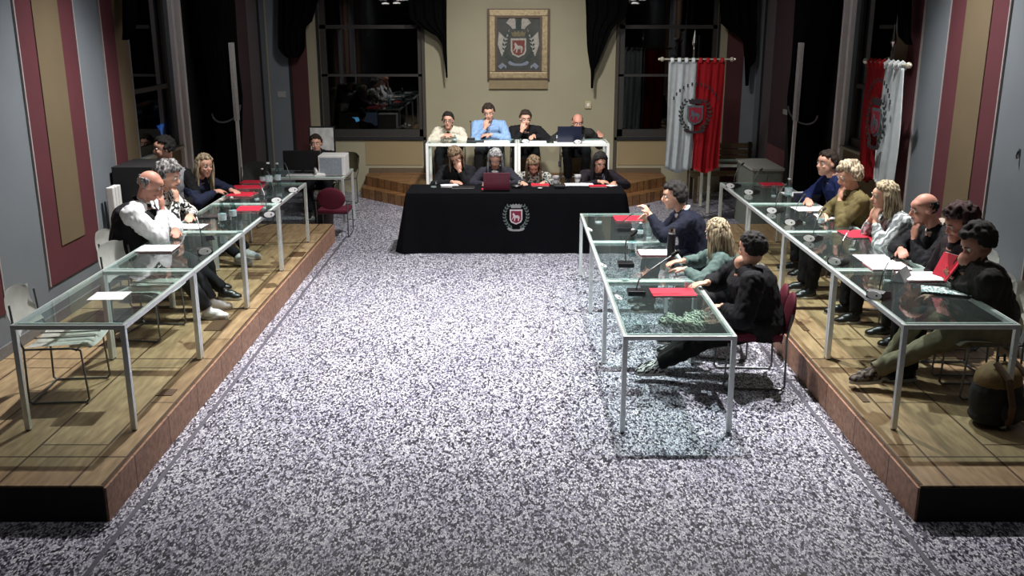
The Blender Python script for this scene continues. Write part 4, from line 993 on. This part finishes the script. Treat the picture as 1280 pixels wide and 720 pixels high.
    q = MB(); q.tube([h(-.022, .09, -.05), h(0, .1, -.048), h(.022, .09, -.05)], [.003, .006, .003], 6); q.build('mouth', LIP, body)
    if beard:
        q = MB()
        for i in range(60):
            a = random.uniform(-1.5, 1.5); b = random.uniform(-.115, -.045)
            r_ = .062 if b > -.08 else .045; q.ell(h(r_*math.sin(a), .02+r_*math.cos(a)*.95, b), .014*k, n=6)
        o = q.build('beard', beard, root); remesh(o, .008, 1)
    if glasses:
        q = MB()
        for s in (-1, 1):
            q.tube([h(s*.031+.021*math.cos(a), .1, .01+.016*math.sin(a)) for a in [2*PI*i/14 for i in range(15)]], .0026, 6, caps=False); q.tube([h(s*.052, .098, .015), h(s*.08, .03, .015), h(s*.082, -.02, .01)], .0022, 6)
        q.tube([h(-.011, .1, .014), h(.011, .1, .014)], .0026, 6); q.build('eyeglasses', BLACK, root)
    # ---- clothes
    lo = -.14
    q = MB(); inf = .016
    torso(q, inf, lo, .99)
    q.cap(sp(.86), sp(1.0), .09*k, .070*k, 12)
    for S, E_, W, hd, n_, curl, s in arms_g:
        We = W-(W-E_).normalized()*.015
        q.cap(sp(.95), S, .06*k+inf, .058*k+inf, 14); q.ell(S, .062*k+inf, n=16); q.cap(S, E_, (.05+.018)*k*bk, (.043+.014)*k*bk, 16); q.tube([E_, E_+(We-E_)*.4, We], [(.057)*k*bk, .054*k*bk, .036*k], 16)
    if female:
        for s in (-1, 1): q.ell(sp(.66, .085*k)+X*s*.07*k, (.07*k, .065*k, .07*k), n=12)
    tm, tname = top
    if vest:
        # sleeves of one garment, body of another
        o = q.build('shirt', tm, root); remesh(o, .011, 2); wrinkle(o, .012, 14, len(PEOPLE))
        q = MB(); torso(q, inf+.02, lo, .97)
        for s in (-1, 1): q.ell(sp(.88)+X*s*(shw-.035), .085*k, n=14)
        o = q.build(vest[1], vest[0], root); remesh(o, .012, 2); wrinkle(o, .012, 9, 3)
    else:
        o = q.build(tname, tm, root); remesh(o, .011, 2); wrinkle(o, .011, 12, len(PEOPLE))
    q = MB()
    ring = []
    for i in range(15):
        a = -PI*.42+2*PI*i/14*.92+PI/2+.2; ring.append(sp(.985)+X*(.066*k*math.cos(a))+Yt*(.062*k*math.sin(a))+up*(.03*k-.02*math.sin(a)))
    q.tube(ring, .016*k, 8, flat=(.6, 1.5)); q.build('collar', collar or tm, root, smooth='all')
    if tie:
        q = MB(); a = sp(.96, .075*k); b = sp(.45, .13*k); q.tube([a, a+(b-a)*.15, b], [.014, .018, .03], 8, flat=(1.2, .35)); q.build('tie', tie, root)
    q = MB()
    ring_loft(q, [(P0+V((0, 0, -.13*k)), .175*k*bk, .13*k*bk, X, V((0, 1, 0))), (P0+V((0, 0, .0)), .188*k*bk, .145*k*bk, X, V((0, 1, 0))), (P0+up*.06, .17*k*bk, .125*k*bk, X, Yt)])
    for Hp, K, A, s in legs_g: q.cap(Hp, K, .1*k*bk, .072*k, 16); q.tube([K, K+(A-K)*.4, A+V((0, 0, .02))], [.072*k, .068*k, .056*k], 16)
    o = q.build('trousers', trousers, root); remesh(o, .012, 2); wrinkle(o, .011, 9, len(PEOPLE)+5)
    for Hp, K, A, s in legs_g:
        fd = V((s*.12, 1, 0)).normalized(); sx = fd.cross(V((0, 0, 1)))
        q = MB(); q.ell(A+V((0, 0, -.01)), (.045, .05, .055), n=12); q.ell(A+fd*.045-V((0, 0, .03)), (.047, .1, .045), n=14); q.ell(A+fd*.12-V((0, 0, .045)), (.048, .07, .032), n=12)
        o = q.build('shoe', shoes or BLACK, root); remesh(o, .009, 1)
        q = MB(); q.prism([(sx.x*0+.05*math.cos(t)*1.0, .125*math.sin(t)) for t in [2*PI*i/18 for i in range(18)]], (0, 0, .022), A+fd*.062+V((0, 0, -.075)), (sx, fd)); q.build('sole', SOLE, o)
    # ---- hair
    def scalp(front=.35):                # random points on the hair-bearing scalp, in head space
        while True:
            a = random.uniform(0, 2*PI); z = random.uniform(-.6, 1); r = math.sqrt(1-z*z); x, y = r*math.cos(a), r*math.sin(a)
            if y > .62 and z < .66: continue
            if y > .2 and z < .42+.3*(y-.2): continue
            if -.1 < y <= .2 and z < -.22: continue
            if y <= -.1 and z < -.62: continue
            return x, y, z
    sc_ = (.080, .100, .098)
    def spt(x, y, z, e=1.0): return h(x*sc_[0]*e, -.012+y*sc_[1]*e, .03+z*sc_[2]*e)
    if hair in ('short', 'curly', 'long', 'bob', 'bald', 'tousled'):
        q = MB(); nn = {'short': 210, 'curly': 330, 'long': 180, 'bob': 180, 'bald': 170, 'tousled': 230}[hair]
        for i in range(nn):
            x, y, z = scalp()
            if hair == 'bald' and (z > .28 or y > .1): continue
            e = 1.0+({'curly': random.uniform(0, .36), 'tousled': random.uniform(0, .18), 'bald': random.uniform(-.05, 0)}.get(hair, random.uniform(-.02, .06)))
            rr_ = {'short': .019, 'curly': .022, 'long': .022, 'bob': .023, 'bald': .010, 'tousled': .023}[hair]
            q.ell(spt(x, y, z, e), rr_*k*random.uniform(.85, 1.15), n=6)
        if hair != 'bald': q.ell(h(0, -.032, .042), (.077*k, .084*k, .088*k), Rh, 16)
        if len(q.bm.faces):
            o = q.build('hair', hairm, root); remesh(o, .0075 if hair != 'curly' else .008, 1 if hair in ('curly', 'tousled', 'bald') else 2)
            if hair in ('short', 'long', 'bob'): wrinkle(o, .006, 40, 2)
            ho = o
    if hair in ('long', 'bob'):
        q = MB(); ln = .30 if hair == 'long' else .15
        for i in range(150 if hair == 'long' else 130):
            a = random.uniform(PI*.93, 2*PI+.07*PI) if random.random() < .8 else random.choice((random.uniform(-.1, .3), PI-random.uniform(-.1, .3)))
            x, y = math.cos(a), math.sin(a); part = random.uniform(-.1, .1)
            pts = [spt(x*.15+part, y*.3, .97, 1.03), spt(x*.62, y*.62+.08, .72, 1.06), spt(x*.98, y*.98, .15, 1.1), spt(x*1.05, y*1.0, -.5, 1.16)]
            l = ln*random.uniform(.8, 1.1); p = pts[-1]; out = V((x, y, 0)); dn = V((0, 0, -1))
            back_in = V((0, -math.sin(lean)*.3, 0)) if y > -.3 else V((0, -.25-math.sin(lean)*.4, 0))
            for j in range(4):
                p = p+(dn*l/4*k*math.cos(lean*.6)+Rz.transposed()@V((0, 0, 0))+(back_in)*l/6*k)+out*.006*math.sin(j*2.1+i)+V((0, 0, 0)); pts.append(p)
            q.tube(pts, [.007, .011, .012, .0125, .0125, .012, .0105, .004], 6)
        q.build('hair_locks', hairm, ho, smooth='all')
    if extra: extra(root, h, sp, arms_g, X, Yt, up, k)
    PEOPLE.append(root); return root
def cl(name, c, var=.15, sc=22, **k): return mat(name, srgb(*c), .85, 0, var, sc, spec=.25, **k)
BLK = cl('black_wool', (22, 22, 26)); NAVY = cl('navy_wool', (22, 34, 76)); JEANS = cl('dark_jeans', (46, 54, 72)); DGREY = cl('dark_grey_cloth', (52, 52, 56))
KHAKI = cl('khaki_cloth', (112, 106, 86)); WHITEC = cl('white_shirt_cloth', (228, 230, 232), .06)
HB = patterned('dark_brown_hair', 'strand', srgb(26, 18, 14), srgb(58, 42, 32), 60); HBK = patterned('black_hair', 'strand', srgb(14, 12, 12), srgb(34, 30, 28), 60)
HBL = patterned('streaked_blonde_hair', 'strand', srgb(92, 78, 58), srgb(196, 182, 150), 70); HG = patterned('grey_hair', 'strand', srgb(88, 88, 90), srgb(178, 178, 178), 60)
HLB = patterned('light_brown_hair', 'strand', srgb(70, 54, 40), srgb(150, 126, 98), 70)
HCG = patterned('curly_pale_hair', 'strand', srgb(120, 104, 82), srgb(206, 192, 166), 60)
R90 = PI/2
LFT, RGT, CAMW, AWAY = -R90, R90, PI, 0.0       # heading: LFT looks +X (sits on the left), RGT looks -X
def hd3(u, v, z): return atz(u, v, z)
def at_y(u, v, y): return aty(u, v, y)
# --- left row
person('person on the left row, bald, white sleeves and black vest, hand to face', hd3(188, 232, 1.40), PH, LFT+.05, (WHITEC, 'shirt'), DGREY, 'bald', HG, 1.04, (.1, .45, 0), ('fold', {'m': 'face', 'd': (-.01, .02, .02)}), skin=SKIN2, vest=(cl('black_quilted_vest', (26, 26, 30)), 'vest'), collar=BLK, bulk=1.18, feet=((-.14, .62, .08), (.14, .66, .08)), shoes=WHITEP)
person('person with grey curly hair and black and white zigzag coat beside the bald man', hd3(211, 221, 1.37), PH, LFT-.05, (patterned('zigzag_coat', 'zigzag', srgb(24, 24, 28), srgb(212, 212, 206), 9), 'coat'), BLK, 'curly', patterned('dark_grey_curls', 'strand', srgb(52, 50, 50), srgb(150, 148, 146), 50), 1.0, (-.1, .3, 0), ('fold', 'face'), feet=((-.14, .5, .08), (.14, .7, .08)))
person('woman with long blonde hair in dark blue sweater at the third left table', at_y(256, 208, 10.4), PH, LFT-.35, (cl('dark_blue_knit', (34, 40, 62)), 'sweater'), BLK, 'long', HBL, .97, (-.45, .05, -.08), ('table', 'fold'), female=True, feet=((-.14, .6, .08), (.14, .72, .08)), shoes=cl('pale_sneaker', (190, 194, 196)))
def headphones(root, h, sp, ag, X, Yt, up, k):
    q = MB(); q.tube([h(.088*math.cos(a), -.012, .03+.1*math.sin(a)) for a in [PI*i/12 for i in range(13)]], .006, 6); q.ell(h(-.088, -.012, .0), (.012, .026, .03), n=10); q.ell(h(.088, -.012, .0), (.012, .026, .03), n=10); q.build('headphones', BLACK, root)
person('person in profile with short dark hair and pale jacket over black, beyond the bald man', at_y(205, 186, 10.15), PH, PI+.35, (cl('black_scarfed_top', (20, 20, 22)), 'sweater'), BLK, 'short', HBK, 1.0, (-1.4, .1, 0), ('lap', 'lap'), vest=(cl('pale_grey_jacket', (150, 152, 158)), 'jacket'))
person('young man in dark jacket sitting behind the black monitor', at_y(395, 180, 14.0), 0, PI+.1, (BLK, 'jacket'), BLK, 'short', HB, 1.0, (0, .05, .05), ('table', 'table'), seat=.46)
# --- behind the rear tables
yr = 15.12
person('woman in cream cardigan and dark glasses, leftmost at the rear tables', at_y(560, 151, yr-.15), STZ, PI, (cl('cream_knit', (214, 208, 190), .12), 'cardigan'), BLK, 'short', HBK, 1.0, (0, .1, 0), ('fold', 'fold'), glasses=True, female=True, vox=.008, collar=BLK)
person('man in light blue shirt and navy tie, chin in hand, second at the rear tables', at_y(611, 141, yr-.05), STZ, PI, (patterned('pale_blue_check', 'check', srgb(122, 158, 204), srgb(150, 182, 220), 60), 'shirt'), DGREY, 'short', HB, 1.06, (0, .3, .12), ('fold', 'face'), tie=NAVY, vox=.008)
person('man in black jacket with his hand over his mouth, third at the rear tables', at_y(657, 149, yr-.1), STZ, PI, (BLK, 'jacket'), BLK, 'short', HB, 1.02, (.1, .2, 0), ({'m': 'table', 'x': -.12}, {'m': 'face', 'd': (-.0, .01, .05)}), vox=.008, collar=WHITEC)
person('balding man in dark jacket behind the open dark laptop, rightmost at the rear tables', at_y(722, 153, yr-.15), STZ, PI, (cl('charcoal_jacket', (40, 40, 40)), 'jacket'), BLK, 'bald', HB, 1.04, (.1, .35, 0), ({'m': 'at', 'p': (-.34, .32, .78), 'hd': (-.2, 1, -.2)}, 'table'), skin=SKIN2, beard=None, vox=.008, collar=cl('grey_scarf', (110, 110, 104)))
# --- behind the black-draped desk
yf = 12.5
person('woman in black coat leaning on her arm, leftmost behind the black-draped desk', at_y(570, 196, yf), 0, PI-.1, (BLK, 'coat'), BLK, 'bob', HLB, 1.0, (.2, .65, .35), ({'m': 'face', 'd': (.0, .0, .04)}, 'fold'), female=True, vox=.008, seat=.42)
person('woman with grey hair and pale scarf looking down at the burgundy laptop', at_y(619, 199, yf), 0, PI, (cl('dark_slate_jacket', (44, 44, 54)), 'jacket'), BLK, 'bob', HG, .98, (0, .55, 0), ({'m': 'table', 'x': -.13}, {'m': 'table', 'x': .13}), female=True, collar=WHITEC, vox=.008, seat=.42)
person('woman with long light brown hair and mottled grey jacket, bent over the red folder', at_y(667, 207, yf), 0, PI, (patterned('mottled_grey_jacket', 'voronoi', srgb(40, 42, 44), srgb(168, 168, 160), 34), 'jacket'), BLK, 'long', HLB, .96, (0, .75, 0), ({'m': 'table', 'x': -.12}, {'m': 'table', 'x': .14}), female=True, vox=.008, seat=.42)
def scarf(root, h, sp, ag, X, Yt, up, k):
    q = MB(); q.tube([sp(.98, .04)-X*.07, sp(.9, .12)-X*.07, sp(.6, .17)-X*.05, sp(.3, .19)-X*.06], [.03, .035, .04, .035], 10, flat=(1.2, .5)); q.build('scarf', patterned('blue_grey_scarf', 'zigzag', srgb(38, 44, 88), srgb(190, 194, 206), 14), root, smooth='all')
person('woman with dark hair and blue patterned scarf, rightmost behind the black-draped desk', at_y(750, 203, yf), 0, PI+.1, (cl('plum_black_coat', (32, 26, 34)), 'coat'), BLK, 'long', HBK, .98, (.1, .5, 0), ('table', 'fold'), female=True, vox=.008, seat=.42, extra=scarf)
# --- the short row on the floor
person('man in dark navy suit with white collar speaking into the gooseneck microphone', at_y(842, 246, 9.25), 0, R90, (cl('dark_navy_suit', (20, 24, 40)), 'suit_jacket'), cl('dark_navy_suit', (20, 24, 40)), 'tousled', HBK, 1.04, (.0, .1, 0), ({'m': 'at', 'world': 1, 'p': tuple(at_y(812, 268, 9.1)), 'hd': (.1, .5, .8), 'n': (.4, .8, -.4), 'curl': .7}, {'m': 'at', 'world': 1, 'p': tuple(at_y(815, 275, 9.35)), 'hd': (0, .9, .4), 'n': (-.8, .3, -.2), 'curl': .6}), collar=WHITEC, vox=.0075, seat=.44)
person('woman with long streaked blonde hair in grey-green jacket seated at the floor tables', at_y(896, 293, 7.95), 0, R90-.15, (cl('grey_green_jacket', (84, 104, 100)), 'jacket'), DGREY, 'long', HBL, .98, (-.75, .25, 0), ({'m': 'table', 'y': .4}, {'m': 'table', 'y': .42}), female=True, vox=.0075, seat=.42, back=.08)
person('man in black jacket and dark trousers, legs stretched under the nearest floor table', at_y(940, 312, 7.25), 0, R90-.05, (BLK, 'jacket'), cl('black_trousers', (24, 24, 24)), 'short', HBK, 1.03, (-.75, .2, 0), ({'m': 'lap'}, {'m': 'table', 'y': .4}), vox=.0075, seat=.42, bulk=1.28, back=.14, feet=((-.06, .84, .1), (.12, .74, .09)), shoes=patterned('striped_sneaker', 'zigzag', srgb(40, 40, 42), srgb(190, 190, 190), 12))
# --- right row
person('man with short dark hair in navy jacket, farthest on the right row', hd3(1033, 205, 1.37), PH, R90+.1, (NAVY, 'jacket'), BLK, 'short', HB, 1.02, (.35, .0, 0), ('lap', 'fold'))
person('woman with curly pale hair in mustard jacket, hand at her cheek', hd3(1060, 221, 1.37), PH, R90, (cl('mustard_jacket', (104, 94, 60)), 'jacket'), BLK, 'curly', HCG, .98, (.3, .3, 0), ('face', 'fold'), female=True, vest=None)
person('woman with blonde hair and striped pale grey jumper, hands at her chin', hd3(1105, 246, 1.32), PH, R90, (patterned('grey_striped_knit', 'zigzag', srgb(118, 124, 126), srgb(196, 204, 204), 7), 'jumper'), BLK, 'bob', HBL, .98, (-.05, .1, 0), ('face', 'face'), female=True)
person('balding man in black coat, hand at his mouth, left of the dark curls', hd3(1155, 262, 1.33), PH, R90, (BLK, 'coat'), BLK, 'bald', HBK, 1.04, (0, .2, 0), ('face', 'fold'), skin=SKIN2, bulk=1.12, collar=cl('pale_shirt_collar', (170, 160, 150)), tilt=27)
person('person with dark curly hair and black top, behind the nearest person on the right', hd3(1200, 280, 1.37), PH, R90, (cl('maroon_black_top', (30, 20, 24)), 'top'), BLK, 'curly', patterned('dark_auburn_curls', 'strand', srgb(22, 12, 12), srgb(74, 46, 44), 50), 1.0, (.1, .4, 0), ('lap', 'lap'), skin=SKIN2, tilt=19, back=.08)
person('person in dark olive jacket and khaki trousers, nearest on the right row, reading', hd3(1222, 305, 1.29), PH, R90, (cl('dark_olive_jacket', (40, 40, 36)), 'jacket'), KHAKI, 'tousled', HBK, 1.04, (.1, .55, 0), ({'m': 'at', 'world': 1, 'p': tuple(atz(1206, 350, 1.02)), 'hd': (.3, 1, .1), 'n': (.2, -.2, 1), 'curl': .5}, {'m': 'at', 'world': 1, 'p': tuple(atz(1201, 343, 1.02)), 'hd': (-.3, 1, .1), 'n': (-.2, -.2, 1), 'curl': .5}), skin=SKIN2, bulk=1.2, feet=((-.0, .86, .085), (.16, .66, .085)), shoes=patterned('dark_striped_sneaker', 'zigzag', srgb(44, 30, 28), srgb(110, 98, 90), 8), tilt=16, back=.14)
# chairs under the seated people
def seat_chair(i, lab, fn=None, **k):
    r = PEOPLE[i]; a_ = r.rotation_euler.z; o = (fn or make_chair)((r.location.x-math.sin(a_)*.07, r.location.y+math.cos(a_)*.07, r.location.z), r.rotation_euler.z, lab, **k); return o
seat_chair(0, 'white sled chair under the bald man on the left row')
seat_chair(1, 'white sled chair under the person in zigzag coat')
seat_chair(2, 'white sled chair under the blonde woman on the left row')
seat_chair(3, 'white sled chair under the person in profile beyond the bald man')
seat_chair(4, 'dark chair under the young man behind the monitor', shell=BLACKM)
DCH = mat('dark_shell', (.02, .02, .022, 1), .5)
for i, n in ((5, 'woman in cream cardigan'), (6, 'man in light blue shirt'), (7, 'man with his hand over his mouth'), (8, 'balding man behind the dark laptop')): seat_chair(i, 'dark chair on the stage under the %s' % n, shell=DCH)
for i, n in ((9, 'leaning woman in black coat'), (10, 'grey-haired woman at the burgundy laptop'), (11, 'woman in the mottled jacket'), (12, 'dark-haired woman with blue scarf')): seat_chair(i, 'dark chair behind the black-draped desk under the %s' % n, shell=DCH)
seat_chair(13, 'white sled chair under the suited speaker')
seat_chair(14, 'white sled chair under the woman in grey-green jacket')
seat_chair(15, 'burgundy padded chair under the man in black by the nearest floor table', lambda *a: make_soft_chair(*a, two=True))
PEOPLE[15].location
for i, n in ((16, 'man in navy'), (17, 'woman in mustard jacket'), (18, 'woman in striped grey jumper'), (19, 'balding man in black coat'), (20, 'person with dark curls'), (21, 'nearest person reading on the right')): seat_chair(i, 'white sled chair under the %s' % n)
# red booklet held by the nearest right person
p = atz(1186, 334, 1.09)
e = empty('booklet', (p.x, p.y, p.z), R90); tag(e, 'open red booklet held by the nearest person on the right', 'booklet')
for s in (-1, 1):
    q = MB(); q.box((-.0 if s > 0 else -.13, -.004, -.09), (.13 if s > 0 else 0, .004, .09), rot=Matrix.Rotation(s*.35, 3, 'Z')@Matrix.Rotation(.5, 3, 'X'), c=V((s*.062, s*.0, 0))); q.build('cover', REDF, e)
    q = MB(); q.box((-.0 if s > 0 else -.12, -.004, -.085), (.12 if s > 0 else 0, .004, .085), rot=Matrix.Rotation(s*.35, 3, 'Z')@Matrix.Rotation(.5, 3, 'X'), c=V((s*.06, -.008, .006))); q.build('pages', PAPER, e)
# patterned coat bundled on the lap of the man at the floor tables
o = PEOPLE[15]; c = atz(857, 393, .62)
e = empty('folded_coat', (c.x, c.y, .53)); tag(e, 'patterned green and pale coat bundled on the lap under the nearest floor table', 'coat')
q = MB(); random.seed(3)
for i in range(14): q.ell((random.uniform(-.12, .12), random.uniform(-.09, .09), random.uniform(.0, .06)), (random.uniform(.06, .11), random.uniform(.05, .09), random.uniform(.03, .05)), Matrix.Rotation(random.uniform(0, 3), 3, 'Z'), 12)
b = q.build('cloth', patterned('leaf_coat_print', 'zigzag', srgb(30, 52, 46), srgb(196, 196, 180), 12), e); remesh(b, .012, 1); wrinkle(b, .02, 16, 2)
q = MB(); q.tube([(-.14, -.06, .03), (-.05, -.13, .06), (.06, -.12, .06), (.15, -.05, .04)], .013, 8); q.build('hem', mat('pale_piping', srgb(180, 174, 150), .7), e)
# pale bag/scarf on the table before the woman in mustard
p = atz(1072, 268, T); e = empty('crumpled_scarf', (p.x+.1, p.y, T)); tag(e, 'crumpled cream scarf lying at the outer rail before the woman in mustard', 'scarf')
q = MB()
for i in range(9): q.ell((random.uniform(-.1, .12), random.uniform(-.1, .1), random.uniform(.02, .06)), (random.uniform(.04, .08), random.uniform(.04, .07), random.uniform(.02, .04)), n=10)
b = q.build('cloth', patterned('cream_scarf_cloth', 'voronoi', srgb(150, 146, 110), srgb(232, 232, 214), 30), e); remesh(b, .011, 1); wrinkle(b, .015, 20, 4)
q = MB(); q.tube([(-.1, -.09, .02), (0, -.12, .03), (.1, -.1, .02)], .006, 6); q.build('fringe', PAPER, e)
# ------------------------------------------------------------------ light
wd = bpy.data.worlds.new('world'); scn.world = wd; wd.use_nodes = True
wd.node_tree.nodes['Background'].inputs[0].default_value = (.02, .024, .04, 1); wd.node_tree.nodes['Background'].inputs[1].default_value = .15
spot('the_left_tables', (-2.2, 8.9, 4.9), (-2.7, 8.2, 0), 1300, 86, .9, .05)
spot('the_floor_tables', (1.2, 8.6, 4.9), (.9, 8.0, 0), 1150, 86, .9, .05)
spot('the_right_tables', (3.0, 8.6, 4.9), (2.7, 8.0, 0), 1150, 86, .9, .05)
spot('the_centre_floor', (-.5, 8.7, 4.9), (-.4, 8.2, 0), 800, 92, 1, .3)
spot('the_long_desk', (.1, 12.0, 4.9), (0, 12.4, 0), 1000, 100, .9, .15)
spot('the_stage', (.0, 10.5, 4.9), (0, 15.4, 1.3), 1150, 58, 1, .2)
spot('the_speakers_as_added_fill', (.0, 4.5, 4.9), (0, 12.8, 1.1), 1100, 46, 1, .2)  # front fill, added to brighten the faces at desk and stage
spot('the_left_rear_corner_as_added_fill', (-.6, 9.5, 4.8), (-3.7, 15.2, 1.7), 420, 34, 1, .3)  # soft fill, added to lift the dark left rear corner
spot('the_right_rear_corner_as_added_fill', (.6, 9.5, 4.8), (3.7, 15.2, 1.7), 420, 34, 1, .3)  # soft fill, added to lift the dark right rear corner
# a blue lit sign out in the dark beyond the left side window, and a cyan glow imitating a reflection in the left rear window
_z = atx(207, 160, -4.14).z; e = empty('lit_shape', (-4.15, 11.4, _z)); tag(e, 'small blue lit sign in the dark outside the left side window', 'sign')
q = MB(); q.prism([(-.1, .05), (.1, .06), (.05, -.01), (.03, -.07), (-.02, .0)], (.02, 0, 0), (0, 0, 0), ((0, 1, 0), (0, 0, 1))); q.build('light_panel', emit('blue_sign_light', srgb(60, 130, 230), 9), e)
q = MB(); q.tube([(0, 0, 1.34-_z), (0, 0, 0)], .008, 6); q.build('post', BLACK, e)
p = aty(445, 149, 16.9); e = empty('lit_shape', p); tag(e, 'tiny cyan glowing shape imitating a reflection in the left rear window', 'sign')
q = MB(); q.prism([(-.07, .03), (.04, .03), (.06, -.03), (.0, -.05), (-.02, .01)], (0, .02, 0)); q.build('light_panel', emit('cyan_reflection_glow', srgb(90, 170, 210), 14), e)  # glowing panel added in place of a cyan window reflection
q = MB(); q.tube([(0, 0.02, -p.z), (0, .02, 0)], .012, 6); q.build('post', BLACK, e)
vs = scn.view_settings; vs.view_transform = 'Standard'; vs.look = 'None'; vs.gamma = 1; vs.exposure = 0.0; vs.use_curve_mapping = False
